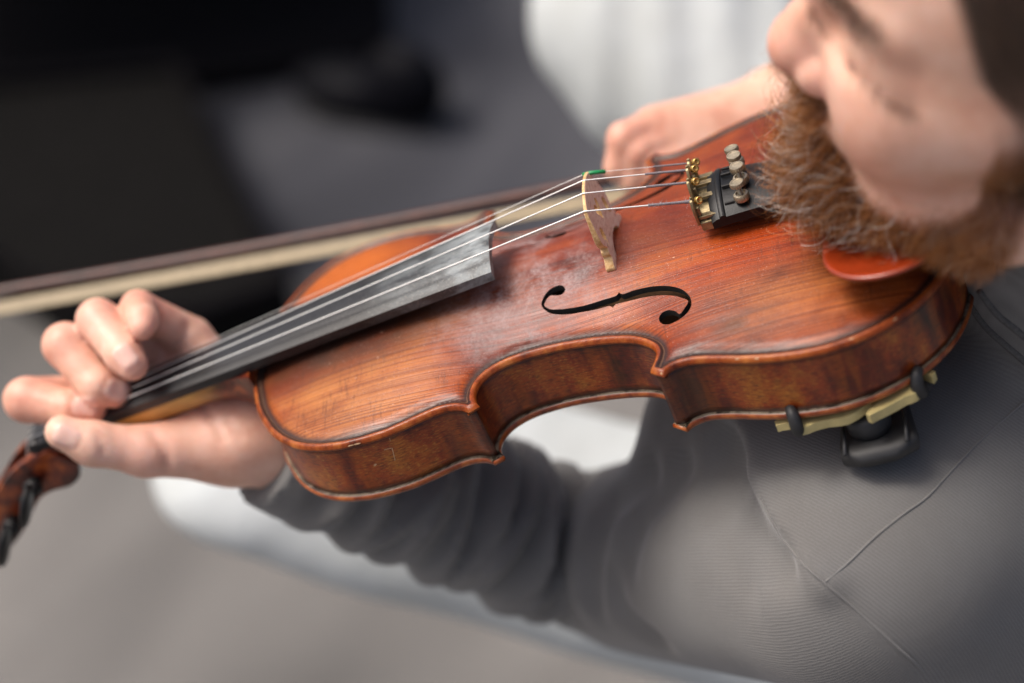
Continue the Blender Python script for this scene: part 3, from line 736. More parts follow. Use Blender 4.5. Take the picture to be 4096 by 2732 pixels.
# nicks in the varnish showing bare wood
bare = simple("bare_wood_nick", (.56, .36, .20), .7, noise=.3, nscale=900)
def vtree(objs):
    vs, fs = [], []
    for o in objs:
        n = len(vs); vs += [tuple(V2K(np.array(q.co) * 1000)) for q in o.data.vertices]; fs += [tuple(i + n for i in f.vertices) for f in o.data.polygons]
    return BVHTree.FromPolygons(vs, fs)
VT = vtree([o for o in violin.children if o.name.split('.')[0] in ('belly', 'rib')])
def on_violin(pts, lift):
    out = []
    for x, y in pts:
        d = np.array([(x - 2048) / FPX, (y - 1366) / FPX, 1.0]); d /= np.linalg.norm(d); h = VT.ray_cast(Vector((0, 0, 0)), Vector(d.tolist()))
        nn = np.array(h[1]); nn = nn if nn @ d < 0 else -nn; out.append(K2V(np.array(h[0]) + nn * lift))
    return np.array(out)
for pts, lift, r in (([(1537, 1796), (1552, 1792), (1568, 1789)], .58, .16), ([(1568, 1790), (1574, 1812), (1580, 1838)], .58, .2), ([(1556, 1748), (1562, 1762)], .58, .1)):
    mk("scratch", *tube(catmull(on_violin(pts, lift), .4), r, 6), bare, violin)
for (x, y), lift, w in (((1501, 1856), .55, (10, 6)), ((1402, 1783), -.05, (20, 6)), ((1430, 1776), -.05, (26, 7)), ((2950, 1436), -.05, (16, 6)), ((3026, 1434), -.05, (14, 6)), ((3580, 1276), -.05, (12, 9)), ((3404, 1356), -.05, (12, 6)), ((2648, 1492), -.05, (11, 9)), ((2604, 1486), -.05, (7, 7))):
    a = np.linspace(0, 2 * np.pi, 9)[:-1]; e = rng.uniform(.7, 1.2, 8)
    ring = on_violin([(x + w[0] * c * q, y + w[1] * s_ * q - .25 * w[0] * c * q) for c, s_, q in zip(np.cos(a), np.sin(a), e)], lift); c0 = on_violin([(x, y)], lift + .18)
    if np.ptp(ring, axis=0).max() < 14:
        mk("varnish_chip", np.concatenate([ring, c0]), [(i, (i + 1) % 8, 8) for i in range(8)], bare, violin)

# ------------------------------------------------------------------ shoulder rest
sr = empty("shoulder_rest", "black shoulder rest with cream clamp fork gripping the violin's lower edge", "shoulder rest", vmat((300, -60, -60)))
SB = (300, -60, -60)
def ribbon(path, w, h):
    path = catmull(path, 2.0); t = np.gradient(path, axis=0); t /= np.linalg.norm(t, axis=1)[:, None]; up = np.array([0, 0, 1.0]); secs = []
    w = np.interp(np.linspace(0, 1, len(path)), np.linspace(0, 1, len(w)), w)
    for p, tt, ww in zip(path, t, w):
        s = np.cross(tt, up); s /= np.linalg.norm(s)
        secs.append(np.array([p + s * a * ww / 2 + up * b * h / 2 for a, b in ((-1, -1), (1, -1), (1, 1), (-1, 1))]))
    return loft(secs)
fork = join(ribbon([(254.5, -94.5, -43), (259, -94, -42.4), (263, -95, -42.2)], [3, 5.5, 6], 4.2),
            ribbon([(265, -98, -42.6), (268, -97.5, -43.6), (276, -96.5, -44.2), (286, -97, -44), (293, -95, -43.4), (297, -92, -43)], [9, 6, 6, 8, 6, 3], 4.6),
            ribbon([(296, -104, -43), (299, -101.5, -43.2), (306, -97, -43.8), (313, -94.5, -43), (317, -95, -42), (319.5, -92, -40.5)], [2.5, 5, 6.5, 7, 8, 6], 5.0),
            ribbon([(324.5, -88.5, -41.5), (327, -86, -42)], [6, 4], 5.0),
            ribbon([(270, -92, -46), (285, -86, -47), (300, -86, -47), (314, -88, -46)], [8, 16, 16, 8], 4.0))
mk("clamp_fork", *fork, M['cream'], sr, base=SB, bevel=1.0, autos=.8)
for (x, y, yaw) in ((263.6, -96.5, .15), (321.6, -91.5, -.45)):
    p = catmull([(x, y + 3, -44.5), (x, y - 1.6, -45), (x, y - 4.2, -42), (x, y - 4.4, -38), (x, y - 2.6, -34.2), (x, y + 1.0, -33.0)], .8)
    c0 = np.array([x, y, 0]); ca, sa = math.cos(yaw), math.sin(yaw)
    p = (p - c0) @ np.array([[ca, sa, 0], [-sa, ca, 0], [0, 0, 1]]) + c0
    mk("rubber_claw", *tube(p, [2.4 + .7 * math.sin(math.pi * i / (len(p) - 1)) for i in range(len(p))], 14), M['rubber'], sr, base=SB)
# padded bar under the back
secs = []
for y in np.linspace(-109, 70, 30):
    t = (y + 109) / 179; w = 19 - 5 * math.sin(t * math.pi); zc = -64 - 10 * math.sin(t * math.pi) + 6 * t; e = min(1, math.sqrt(max(0.02, (y + 111) / 9)))
    a = np.linspace(0, 2 * np.pi, 28, endpoint=False)
    secs.append(np.stack([296 + w * e * np.sign(np.cos(a)) * np.abs(np.cos(a)) ** .35, np.full(28, y), zc + 5.5 * e * np.sign(np.sin(a)) * np.abs(np.sin(a)) ** .6], 1))
bar = mk("padded_bar", *loft(secs), M['rubber'], sr, base=SB)
mk("hinge_boss", *lathe([(8, 0), (10, .8), (10.4, 4), (10, 9), (8, 11)], (294, -90, -60), (0, 0, 1), 24), M['rubber'], sr, base=SB)
for xx in (281, 309): mk("rib_mould", *tube([(xx, -107, -58.2), (xx + 1, -96, -56.8), (xx + 1, -82, -57)], .9, 8), M['rubber'], bar, base=SB)

# ------------------------------------------------------------------ implicit surfaces for the person
def ln(p): return np.sqrt((p * p).sum(1))
def cap(p, a, b, ra, rb):
    a = np.asarray(a, float); b = np.asarray(b, float); ab = b - a
    h = np.clip(((p - a) @ ab) / (ab @ ab), 0, 1); return ln(p - a - h[:, None] * ab) - (ra + (rb - ra) * h)
def ell(p, c, r, ax=None):
    q = p - np.asarray(c, float)
    if ax is not None: q = q @ np.asarray(ax).T
    r = np.asarray(r, float); k0 = ln(q / r); k1 = ln(q / r ** 2) + 1e-9; return k0 * (k0 - 1) / k1
def smin(a, b, kk):
    h = np.clip(.5 + .5 * (b - a) / kk, 0, 1); return b + (a - b) * h - kk * h * (1 - h)
def ssub(a, b, kk): return -smin(-a, b, kk)                      # a minus b
def snet(fn, lo, hi, h):
    lo = np.asarray(lo, float); hi = np.asarray(hi, float); bs = 8
    nb = np.ceil((hi - lo) / (h * bs)).astype(int); n = nb * bs + 1
    g = np.stack(np.meshgrid(*[np.arange(q) for q in nb], indexing='ij'), -1).reshape(-1, 3)
    cen = lo + (g * bs + bs / 2) * h; dv = np.concatenate([fn(cen[i:i + 40000]) for i in range(0, len(cen), 40000)])
    A = np.empty(n, np.float32)
    for (i, j, l), d in zip(g, dv): A[i * bs:(i + 1) * bs + 1, j * bs:(j + 1) * bs + 1, l * bs:(l + 1) * bs + 1] = 1e3 if d > 0 else -1e3
    act = g[np.abs(dv) < h * bs * 1.25]
    loc = np.stack(np.meshgrid(*[np.arange(bs + 1)] * 3, indexing='ij'), -1).reshape(-1, 3)
    for c0 in range(0, len(act), 120):
        q = act[c0:c0 + 120]; idx = (q[:, None] * bs + loc[None]).reshape(-1, 3); A[idx[:, 0], idx[:, 1], idx[:, 2]] = fn(lo + idx * h)
    sgn = A < 0; cs = [(a, b, c) for a in (0, 1) for b in (0, 1) for c in (0, 1)]
    cnt = sum(sgn[a:n[0] - 1 + a, b:n[1] - 1 + b, c:n[2] - 1 + c].astype(np.int8) for a, b, c in cs)
    cells = np.argwhere((cnt > 0) & (cnt < 8)); ids = -np.ones(n - 1, np.int64); ids[tuple(cells.T)] = np.arange(len(cells))
    vals = {c: A[cells[:, 0] + c[0], cells[:, 1] + c[1], cells[:, 2] + c[2]] for c in cs}
    acc = np.zeros((len(cells), 3)); w = np.zeros(len(cells))
    for c in cs:
        for ax in range(3):
            if c[ax]: continue
            e = list(c); e[ax] = 1; va, vb = vals[c], vals[tuple(e)]; m = (va < 0) != (vb < 0)
            t = np.where(m, va / (va - vb + 1e-12), 0); pt = np.tile(np.array(c, float), (len(cells), 1)); pt[:, ax] += t
            acc += pt * m[:, None]; w += m
    V = lo + (cells + acc / w[:, None]) * h; F = []
    for ax in range(3):
        o1, o2 = [q for q in range(3) if q != ax]
        sl = [slice(None)] * 3; sh = [slice(None)] * 3; sl[ax] = slice(0, n[ax] - 1); sh[ax] = slice(1, n[ax])
        e = np.argwhere(sgn[tuple(sl)] != sgn[tuple(sh)])
        e = e[(e[:, o1] > 0) & (e[:, o2] > 0) & (e[:, o1] < n[o1] - 1) & (e[:, o2] < n[o2] - 1)]
        fl = sgn[e[:, 0], e[:, 1], e[:, 2]]
        def cid(d1, d2):
            q = e.copy(); q[:, o1] -= d1; q[:, o2] -= d2; return ids[q[:, 0], q[:, 1], q[:, 2]]
        Q = np.stack([cid(1, 1), cid(0, 1), cid(0, 0), cid(1, 0)], 1)
        if ax == 1: fl = ~fl
        Q[~fl] = Q[~fl][:, ::-1]; F.append(Q)
    return V, np.concatenate(F)
def grad(fn, p, e=.6):
    g = np.stack([fn(p + np.eye(3)[i] * e) - fn(p - np.eye(3)[i] * e) for i in range(3)], 1); return g / (ln(g)[:, None] + 1e-9)

def pd3(p, line):
    out = np.full(len(p), 1e9)
    for a, b in zip(line[:-1], line[1:]):
        ab = b - a; h = np.clip(((p - a) @ ab) / (ab @ ab), 0, 1); out = np.minimum(out, ln(p - a - h[:, None] * ab))
    return out
def onsurf(fn, pts, start=560):
    d = np.array([k(x, y, 1.0) for x, y in pts]); L = ln(d)[:, None]; d = d / L; t = np.full(len(pts), float(start))
    for _ in range(70): t = t + .75 * fn(d * t[:, None])
    return d * t[:, None]
def crease(d, p, line, depth, w):
    near = np.abs(d) < 4 * w + 6
    if near.any():
        q = pd3(p[near], line); d = d.copy(); d[near] += depth * np.exp(-(q / w) ** 2)
    return d
# ---- left hand and forearm (camera-based mm)
hv = lambda *a: V2K(np.array(a, float))
WR = k(580, 1005, 992); EL = k(1385, 1295, 1120); SH = k(1985, 1285, 905)
F_IDX = [hv(-98, 26, -16), k(62, 918, 980), k(160, 938, 973), k(208, 938, 974)]
F_MID = [hv(-84, 32, -10), k(150, 792, 974), k(225, 885, 966), k(262, 898, 970)]
F_RNG = [hv(-66, 36, -4), k(225, 735, 970), k(285, 815, 955), k(303, 838, 952)]
F_PNK = [hv(-42, 33, 4), k(318, 708, 972), k(328, 735, 955), k(327, 752, 949)]
TH_ = [k(520, 1018, 985), k(335, 1036, 968), k(212, 1018, 958), k(143, 992, 953)]
HANDB = None
def sd_lhand0(p):
    d = np.full(len(p), 1e3)
    idx, mid, rng_, pnk = F_IDX, F_MID, F_RNG, F_PNK
    palm = cap(p, WR + [4, -6, 0], (idx[0] + mid[0]) / 2 + [10, 6, 4], 22, 14)
    for q, r in ((idx, 13), (mid, 13), (rng_, 13), (pnk, 12)):
        palm = smin(palm, cap(p, WR + [0, -14, 6], q[0] + [0, 4, 0], 19, r), 9)
    palm = smin(palm, cap(p, WR, EL, 24, 26), 16)
    th = smin(cap(p, TH_[0], TH_[1], 20, 13.2), cap(p, TH_[1], TH_[2], 12.4, 11.2), 5)
    th = smin(th, cap(p, TH_[2], TH_[3], 11.4, 8.8), 4)
    palm = smin(palm, th, 9)
    palm = smin(palm, cap(p, TH_[0], k(470, 960, 992), 19, 15), 12)
    d = palm
    for q, r0 in ((pnk, 8.5), (rng_, 10.2), (mid, 10.8), (idx, 11.0)):
        f_ = smin(cap(p, q[0], q[1], r0 + 2.2, r0 + .9), cap(p, q[1], q[2], r0 + .7, r0 - .6), 2.5)
        f_ = smin(f_, cap(p, q[2], q[3], r0 - .6, r0 - 1.9), 2.5)
        far = ln(p - q[0])
        d = np.where(far < 26, smin(d, f_, 5.5), smin(d, f_, 1.2))
    return d
LHC = [(onsurf(sd_lhand0, q, 800), dp, w) for q, dp, w in (
    ([(352, 998), (372, 1020), (383, 1045), (385, 1080)], 1.6, 2.4), ([(462, 930), (490, 965), (512, 1005)], 1.5, 2.6),
    ([(430, 748), (418, 780), (400, 815)], 1.8, 2.4), ([(520, 965), (550, 1000)], 1.0, 3),
    ([(228, 1000), (236, 1020), (240, 1045)], .8, 1.6), ([(222, 1003), (229, 1022), (232, 1045)], .6, 1.4),
    ([(128, 905), (134, 925), (134, 945)], .5, 1.6), ([(205, 845), (218, 862)], .5, 1.5), ([(262, 785), (280, 778)], .5, 1.5))]
def sd_lhand(p):
    d = sd_lhand0(p)
    for ln_, dp, w in LHC: d = crease(d, p, ln_, dp, w)
    return d
# ---- right hand resting behind the violin, holding the bow
RW = k(1800, 255, 1085)
RF = []
for (a, b, c, e) in (((1484, 290), (1412, 318), (1400, 384), (1426, 416)), ((1528, 322), (1446, 350), (1436, 410), (1462, 440)),
                     ((1574, 352), (1488, 384), (1482, 436), (1508, 462)), ((1618, 380), (1536, 414), (1528, 458), (1548, 480))):
    RF.append([k(q[0] + 20, q[1], dz) for q, dz in ((a, 1062), (b, 1050), (c, 1056), (e, 1064))])
RTH = [k(1640, 330, 1100), k(1540, 400, 1100), k(1478, 430, 1088)]
RE = k(2450, 130, 1180)
def sd_rhand(p):
    d = cap(p, RW, RE, 27, 42)
    for q in RF: d = smin(d, cap(p, RW, q[0], 22, 12), 9)
    t = smin(cap(p, RTH[0], RTH[1], 15, 11), cap(p, RTH[1], RTH[2], 10.5, 8.5), 4); d = smin(d, t, 8)
    for q, r0 in zip(RF, (8.8, 9.0, 8.6, 7.6)):
        f_ = smin(smin(cap(p, q[0], q[1], r0 + 1.6, r0 + .6), cap(p, q[1], q[2], r0 + .4, r0 - .6), 2.5), cap(p, q[2], q[3], r0 - .6, r0 - 1.8), 2.5)
        d = np.where(ln(p - q[0]) < 22, smin(d, f_, 3.5), smin(d, f_, .8))
    return d
# ---- head: axes f (facing), l (to the person's left), u (crown)
NB = k(2560, 800, 960)                                         # root of the neck
hf_ = np.array([-.955, .0, .12]); hf_ /= np.linalg.norm(hf_)
hl_ = np.array([.05, .79, -.61]); hl_ -= hf_ * (hl_ @ hf_); hl_ /= np.linalg.norm(hl_)
hu_ = np.cross(hf_, hl_); HA = np.stack([hf_, hl_, hu_])       # camera -> head
NT_ = k(1764, 104, 776)
def h2k(q): return np.asarray(q, float) @ HA + NT_
def sd_head_l(q):                                              # q: head axes, nose tip at the origin
    m = q * [1, 0, 1] + np.abs(q) * [0, 1, 0]                  # mirrored
    d = ell(q, (-108, 0, 52), (90, 73, 92))
    d = smin(d, ell(q, (-72, 0, -4), (50, 57, 74)), 22)
    d = smin(d, cap(m, (-98, 53, -47), (-44, 8, -66), 21, 20), 20)
    d = smin(d, ell(q, (-32, 0, -63), (17, 20, 18)), 14)
    d = smin(d, cap(m, (-56, 40, 6), (-86, 55, 10), 18, 14), 28)
    d = smin(d, ell(m, (-55, 31, -8), (22, 25, 26)), 18)
    d = smin(d, cap(m, (-33, 8, 54), (-50, 44, 50), 9, 9), 12)
    d = ssub(d, ell(m, (-22, 29, 29), (11, 15, 10)), 9)
    d = smin(d, ell(m, (-41, 29, 28), (13.5, 15.5, 12)), 3)
    d = smin(d, cap(q, (-30, 0, 48), (-14, 0, 6), 8, 11.5), 9)
    d = smin(d, ell(q, (-13.5, 0, 0), (14, 14, 13)), 6)
    d = smin(d, ell(m, (-23, 14, -4), (12, 8.5, 10)), 3.0)
    d = ssub(d, ell(m, (-17, 6.5, -11), (6, 3.6, 4)), 2.5)
    d = smin(d, ell(q, (-34, 0, -33), (14, 25, 16)), 8)
    d = smin(d, ell(q, (-25, 0, -30.5), (6.5, 21, 4.6)), 4); d = smin(d, ell(q, (-25, 0, -39.5), (7.5, 18, 5.2)), 4)
    d = smin(d, ell(m, (-116, 74, 18), (15, 7, 29)), 6); d = ssub(d, ell(m, (-110, 81, 20), (8, 5, 17)), 4)
    return d
def sd_head0(p): return smin(sd_head_l((p - NT_) @ HA.T), cap(p, h2k((-124, 0, -20)), NB, 46, 56), 20)

EYE = onsurf(sd_head0, [(1842, -12), (1866, 35), (1898, 90), (1940, 145), (1990, 195), (2040, 228), (2085, 248)])
LID = onsurf(sd_head0, [(1915, 20), (1945, 90), (1995, 140), (2060, 180)])
BAG = onsurf(sd_head0, [(1915, 160), (1950, 205), (2010, 245)])
def sd_head(p):
    d = sd_head0(p); d = crease(d, p, EYE, 1.5, 4.5); return d
EYEH = (EYE - NT_) @ HA.T
def body_attrs(Vk, which):
    n = len(Vk); bl = np.zeros(n); nl = np.zeros(n); ha = np.zeros(n)
    if which == 'L':
        for q in (F_IDX, F_MID, F_RNG, F_PNK):
            bl = np.maximum(bl, np.exp(-(ln(Vk - q[1]) / 17) ** 2) * .8); bl = np.maximum(bl, np.exp(-(ln(Vk - q[3]) / 12) ** 2) * .9)
        bl = np.maximum(bl, np.exp(-(ln(Vk - TH_[1]) / 22) ** 2) * .6); bl = np.maximum(bl, np.exp(-(ln(Vk - k(480, 940, 985)) / 24) ** 2) * .8)
    if which == 'R':
        for q in RF: bl = np.maximum(bl, np.exp(-(ln(Vk - q[1]) / 20) ** 2) * .6)
    if which == 'H':
        q = (Vk - NT_) @ HA.T; m = q * [1, 0, 1] + np.abs(q) * [0, 1, 0]
        for c, r, a in (((-8, 0, -2), 20, .9), ((-24, 14, -4), 13, 1.0), ((-48, 40, 2), 26, .6), ((-60, 48, -22), 24, .5), ((-95, 66, 0), 26, .45)):
            bl = np.maximum(bl, np.exp(-(ln(m - np.array(c)) / r) ** 2) * a)
        ha = beard_w(q) * .75
    return bl, nl, ha
def beard_w(q):                                                # where the beard grows, 0..1, head axes
    f, l, u = q[:, 0], np.abs(q[:, 1]), q[:, 2]
    line = np.interp(l, [0, 14, 20, 28, 38, 50, 60, 68, 80], [-13, -14, -27, -49, -63, -60, -42, -15, 6])   # upper border
    line = np.where(f < -84, np.maximum(line, 14), line)
    w = sstep(17, -8, u - line) ** 1.8 * sstep(-104, -95, f + .35 * (u + 40))
    lip = np.exp(-((u + 35) / 6) ** 2 - (l / 11) ** 4) * (f > -40)
    return np.clip(w * (1 - lip), 0, 1) * sstep(-112, -98, u)

def hair_w(q):                                                  # scalp and sideburns
    f, l, u = q[:, 0], np.abs(q[:, 1]), q[:, 2]
    front = np.interp(u, [-60, -20, 10, 28, 45, 75, 100, 125], [-97, -96, -94, -90, -76, -66, -56, -30])
    w = sstep(3, -4, f - front) * sstep(-34, -22, u) * np.where(f < -128, sstep(-40, -20, u), 1)
    return np.clip(w * (1 - np.exp(-((f + 114) ** 2 + (l - 76) ** 2 + (u - 18) ** 2) / 24 ** 2)), 0, 1)
MV, MF, MB, off = [], [], [], 0
blush, nail, hairy, scalp = [], [], [], []
for which, fn, pts, pad, h in (('L', sd_lhand, F_IDX + F_MID + F_RNG + F_PNK + TH_ + [WR, EL], 46, 1.7), ('R', sd_rhand, [q for f in RF for q in f] + RTH + [RW, RE], 46, 2.4), ('H', sd_head, None, 0, 2.2)):
    if which == 'H':
        c = h2k([(a, b, c) for a in (-205, 18) for b in (-88, 88) for c in (-125, 152)]); lo, hi = c.min(0), c.max(0)
    else: P_ = np.array(pts); lo, hi = P_.min(0) - pad, P_.max(0) + pad
    v, f = snet(fn, lo, hi, h); b, nl, ha = body_attrs(v, which)
    if which == 'L':                                           # finger nails: small raised plates on the backs of the last joints
        for q, side in ((F_IDX, k(183, 925, 930)), (F_MID, k(252, 878, 930)), (F_RNG, k(283, 810, 930)), (TH_, k(150, 1010, 930))):
            c = q[3] + .35 * (q[2] - q[3]); r = side - c; ax = q[3] - q[2]; ax /= np.linalg.norm(ax); r = r - ax * (r @ ax); r /= np.linalg.norm(r)
            cn = q[3] - ax * 1.5 + r * 7.5; s = np.cross(ax, r); dd = v - cn
            m = ((dd @ ax) / 6.0) ** 4 + ((dd @ s) / 5.0) ** 4; fr_ = sstep(-4, -1, dd @ r + 2); w = sstep(1.3, .9, m) * fr_; gv = np.exp(-((m - 1.9) / .7) ** 2) * fr_
            sel = (w + gv) > .01
            if sel.any(): v[sel] += grad(fn, v[sel]) * (w[sel] * .55 - gv[sel] * .35)[:, None]
            nl = np.maximum(nl, w)
    blush.append(b); nail.append(nl); hairy.append(ha); scalp.append(hair_w((v - NT_) @ HA.T) if which == 'H' else np.zeros(len(v))); MV.append(v); MF.append(f + off); off += len(v)
    if which == 'H': HV, HF = v, f
BV = np.concatenate(MV); BF = np.concatenate(MF)
PBASE = np.array([*K2W(k(2900, 1900, 1300))[:2], 0])
person = empty("person", "bearded violinist in grey ribbed jersey and white trousers, looking down over the violin", "person", Matrix.Translation(PBASE))
def pmesh(name, Vk, F, mat, attrs=None, parent=None):
    Vw = K2W(Vk) - PBASE
    me = bpy.data.meshes.new(name); me.vertices.add(len(Vw)); me.vertices.foreach_set('co', Vw.astype(np.float32).ravel())
    F = np.asarray(F); nf = len(F); kk = F.shape[1]
    me.loops.add(nf * kk); me.loops.foreach_set('vertex_index', F.astype(np.int32).ravel()); me.polygons.add(nf)
    me.polygons.foreach_set('loop_start', np.arange(0, nf * kk, kk, dtype=np.int32)); me.polygons.foreach_set('loop_total', np.full(nf, kk, np.int32))
    me.update(calc_edges=True); me.validate()
    for nm, a in (attrs or {}).items():
        at = me.attributes.new(nm, 'FLOAT', 'POINT'); at.data.foreach_set('value', np.asarray(a, np.float32))
    return link(name, me, mat, parent or person)
body = pmesh("body", BV, BF, M['skin'], dict(blush=np.concatenate(blush), nail=np.concatenate(nail), hairy=np.concatenate(hairy), scalp=np.concatenate(scalp)))

# ---- jersey
RS = NB + (NB - SH) * .85
UPK = upc; 
HIPL = k(2065, 1395, 1350); HIPR = np.array([391., 51, 1404]); 
ARMAX = (EL - SH) / np.linalg.norm(EL - SH); FAX = (EL - WR) / np.linalg.norm(EL - WR); FLEN = np.linalg.norm(EL - WR)
CUFF = WR - FAX * 12
FOLDS = [(26, 6, 4, .1, 0), (50, 5.5, 8, -.15, .1), (66, 7, 10, .22, -.1), (86, 5, 7, -.15, .2), (101, 7, 11, .05, .12), (120, 5, 8, .25, -.15), (135, 7, 12, -.1, .05), (155, 6, 9, .2, .2), (172, 7, 12, 0, -.15), (192, 6, 9, -.15, .1), (209, 7.5, 12, .12, .1), (229, 6, 9, 0, 0)]
def sd_jersey0(p):
    s = (p - WR) @ FAX                                         # along the forearm
    rad = p - WR - s[:, None] * FAX
    tilt = s + .28 * rad[:, 0] - .30 * rad[:, 1]
    A = 4.4 * sstep(20, 90, s) * sstep(300, 235, s)
    w1 = np.sin(tilt / 27 * 2 * np.pi + 1.5 * np.sin(tilt / 41 + rad[:, 0] / 50) + rad[:, 2] / 70)
    gA = sstep(10, 40, s) * sstep(265, 235, s); fold2 = 0
    for c0, wd, am, tl, tl2 in FOLDS + [((a[0] + b[0]) / 2, 3.6, -5.5, (a[3] + b[3]) / 2, (a[4] + b[4]) / 2) for a, b in zip(FOLDS[1:], FOLDS[2:])]: fold2 = fold2 + am * np.exp(-((s + tl * rad[:, 0] + tl2 * rad[:, 1] + 3 * np.sin(rad[:, 1] / 16 + c0) - c0) / wd) ** 2)
    fold = A * 0 * (np.sign(w1) * np.abs(w1) ** .8 * .8 + .45 * np.sin(tilt / 9.5 + rad[:, 1] / 24) * np.sin(rad[:, 2] / 17 + s / 33))
    fa = cap(p, CUFF, EL, 33.5, 45) - fold2 * gA * (.40 + .60 * sstep(-25, 12, rad @ upc))
    ua = cap(p, EL + [6, -6, -12], SH, 55, 66)
    e = (p - EL) @ ARMAX
    ua -= 3.2 * np.exp(-((e - 30) / 60) ** 2) * np.sin(e / 21 + rad[:, 0] / 40)
    d = smin(ua, fa, 4) + 5.0 * np.exp(-((ua - fa) / 7) ** 2) * sstep(-40, -4, -np.maximum(ua, fa))
    yoke = cap(p, SH + [14, 0, 8], NB, 70, 74)
    d = smin(d, yoke, 22)
    d = smin(d, cap(p, NB, RS, 74, 66), 25)
    d = smin(d, cap(p, NB, NB + (h2k((-118, 0, -25)) - NB) * .66, 80, 62), 20)
    mid = (HIPL + HIPR) / 2 - UPK * -30
    d = smin(d, cap(p, (NB + SH) / 2 - UPK * 80, (mid + HIPL) / 2, 100, 120), 34)
    d = smin(d, cap(p, (NB + RS) / 2 - UPK * 80, (mid + HIPR) / 2, 100, 120), 40)
    d = smin(d, cap(p, k(1735, 1010, 1010), k(1900, 1000, 960), 62, 70), 30)
    return d
RIDGE = onsurf(sd_jersey0, [(1672, 985), (1705, 1060), (1745, 1135), (1800, 1228), (1850, 1290), (1892, 1335)])
HOLL = onsurf(sd_jersey0, [(1640, 1060), (1672, 1130), (1718, 1210), (1775, 1290)])
POCK = onsurf(sd_jersey0, [(1655, 1022), (1664, 1048), (1672, 1078)])
PULL = [onsurf(sd_jersey0, q) for q in ([(1480, 1090), (1400, 1150), (1360, 1260), (1352, 1380)], [(1560, 1075), (1470, 1180), (1430, 1300)], [(1620, 1120), (1640, 1200), (1700, 1330)], [(1400, 1330), (1420, 1400), (1500, 1470)])]
def sd_jersey(p):
    d = sd_jersey0(p)
    nearw = ln(p - WR) < 75; d = np.where(nearw, np.maximum(d, 11 - (p - WR) @ FAX), d)
    d = crease(d, p, RIDGE, -6.5, 9); d = crease(d, p, HOLL, 17, 12); d = crease(d, p, POCK, 42, 8.5)
    d = crease(d, p, PULL[0], 15, 9); d = crease(d, p, PULL[1], 9, 10); d = crease(d, p, PULL[2], 6.0, 12); d = crease(d, p, PULL[3], 9, 9)
    return d
P_ = np.array([WR, EL, SH, NB, RS, HIPL, HIPR]); lo, hi = P_.min(0) - 135, P_.max(0) + 135
jv, jf = snet(sd_jersey, lo, hi, 3.4)
# trim the cuff end and the waist: open sleeve end
s_ = (jv - WR) @ FAX
PS = k(1895, 1340, 845)
isarm = ((jv - PS) @ np.array([.73, -.68, 0])) < 0
q1 = np.cross(ARMAX, [0, 0, 1.0]); q1 /= np.linalg.norm(q1); q2 = np.cross(ARMAX, q1); rl = jv - SH
angc = np.arctan2(rl @ q1, rl @ q2) * 62
p1 = np.cross(FAX, [0, 0, 1.0]); p1 /= np.linalg.norm(p1); p2 = np.cross(FAX, p1); fl_ = jv - WR
onf = (ln(np.cross(fl_, FAX)) < ln(np.cross(rl, ARMAX))) & (fl_ @ FAX < FLEN)
angc = np.where(onf, np.arctan2(fl_ @ p1, fl_ @ p2) * 42, angc)
yk = jv @ np.array([.60, -.76, .25])
rib = np.where(isarm, angc, yk); course = np.where(isarm, rl @ ARMAX, jv @ np.array([.76, .60, .25]))
jersey = pmesh("jersey", jv, jf, M['knit'], dict(rib=rib, course=course))
sm = jersey.modifiers.new("sub", 'SUBSURF'); sm.levels = sm.render_levels = 1

# ---- trousers and shoe
KL, KR = k(655, 1040, 1320), k(1500, 45, 1480)
SHL = KL + np.array([.70, .22, .68]) * 400
SHR = KR + np.array([.45, .40, .80]) * 430
def sd_trs(p):
    fl = p + np.outer((p - KL) @ upc, upc) * .9; hl = HIPL + upc * ((HIPL - KL) @ upc) * .9   # cloth lies flat across the thigh
    d = smin(cap(fl, hl, KL, 112, 92) * .62, cap(p, KL + [30, 6, 26], SHL, 52, 50), 14)
    e = smin(cap(p, HIPR, KR, 95, 96), cap(p, KR, SHR, 80, 58), 14)
    d = smin(d, e, 25); d = smin(d, cap(p, HIPL, HIPR, 105, 105), 30)
    d += 3.0 * np.sin(p[:, 0] / 7.5 + p[:, 1] / 60 + 1.5 * np.sin(p[:, 1] / 70)) * np.exp(-(ln(p - KR) / 190) ** 2)
    d += 1.6 * np.sin(p[:, 0] / 31 + p[:, 1] / 43 + np.sin(p[:, 2] / 90)) * np.sin(p[:, 2] / 83 + p[:, 1] / 71)
    return d
P_ = np.array([HIPL, HIPR, KL, KR, SHL, SHR]); tv, tf = snet(sd_trs, P_.min(0) - 125, P_.max(0) + 125, 6)
trs = pmesh("trousers", tv, tf, M['white'])

# ---- bow
s0, s1 = k(1560, 378, 1078), k(-330, 722, 1150)
h0, h1 = k(1560, 425, 1070), k(-330, 768, 1140)
BWB = K2W(s0)
bow = empty("violin_bow", "dark red violin bow with cream hair held low behind the violin", "bow", Matrix.Translation(BWB))
def wmesh(name, Vk, F, mat, parent, base, **kw):
    return mk(name, (K2W(Vk) - base) * 1000, F, mat, parent, **kw)
tt = np.linspace(0, 1, 30)[:, None]
bend = np.sin(tt * np.pi) * np.array([0, 3.0, 0])
wmesh("stick", *tube(s0 + (s1 - s0) * tt + bend, np.linspace(4.0, 3.0, 30), 12), M['stick'], bow, BWB)
hd = (h1 - h0) / np.linalg.norm(h1 - h0); wv = np.cross(np.array([-.1, -.55, -.83]), hd); wv /= np.linalg.norm(wv); tv_ = np.cross(hd, wv)
secs = [h0 + (h1 - h0) * q + np.array([a * wv * 4.9 + b * tv_ * .5 for a, b in ((-1, -1), (1, -1), (1, 1), (-1, 1))]) for q in np.linspace(0, 1, 20)]
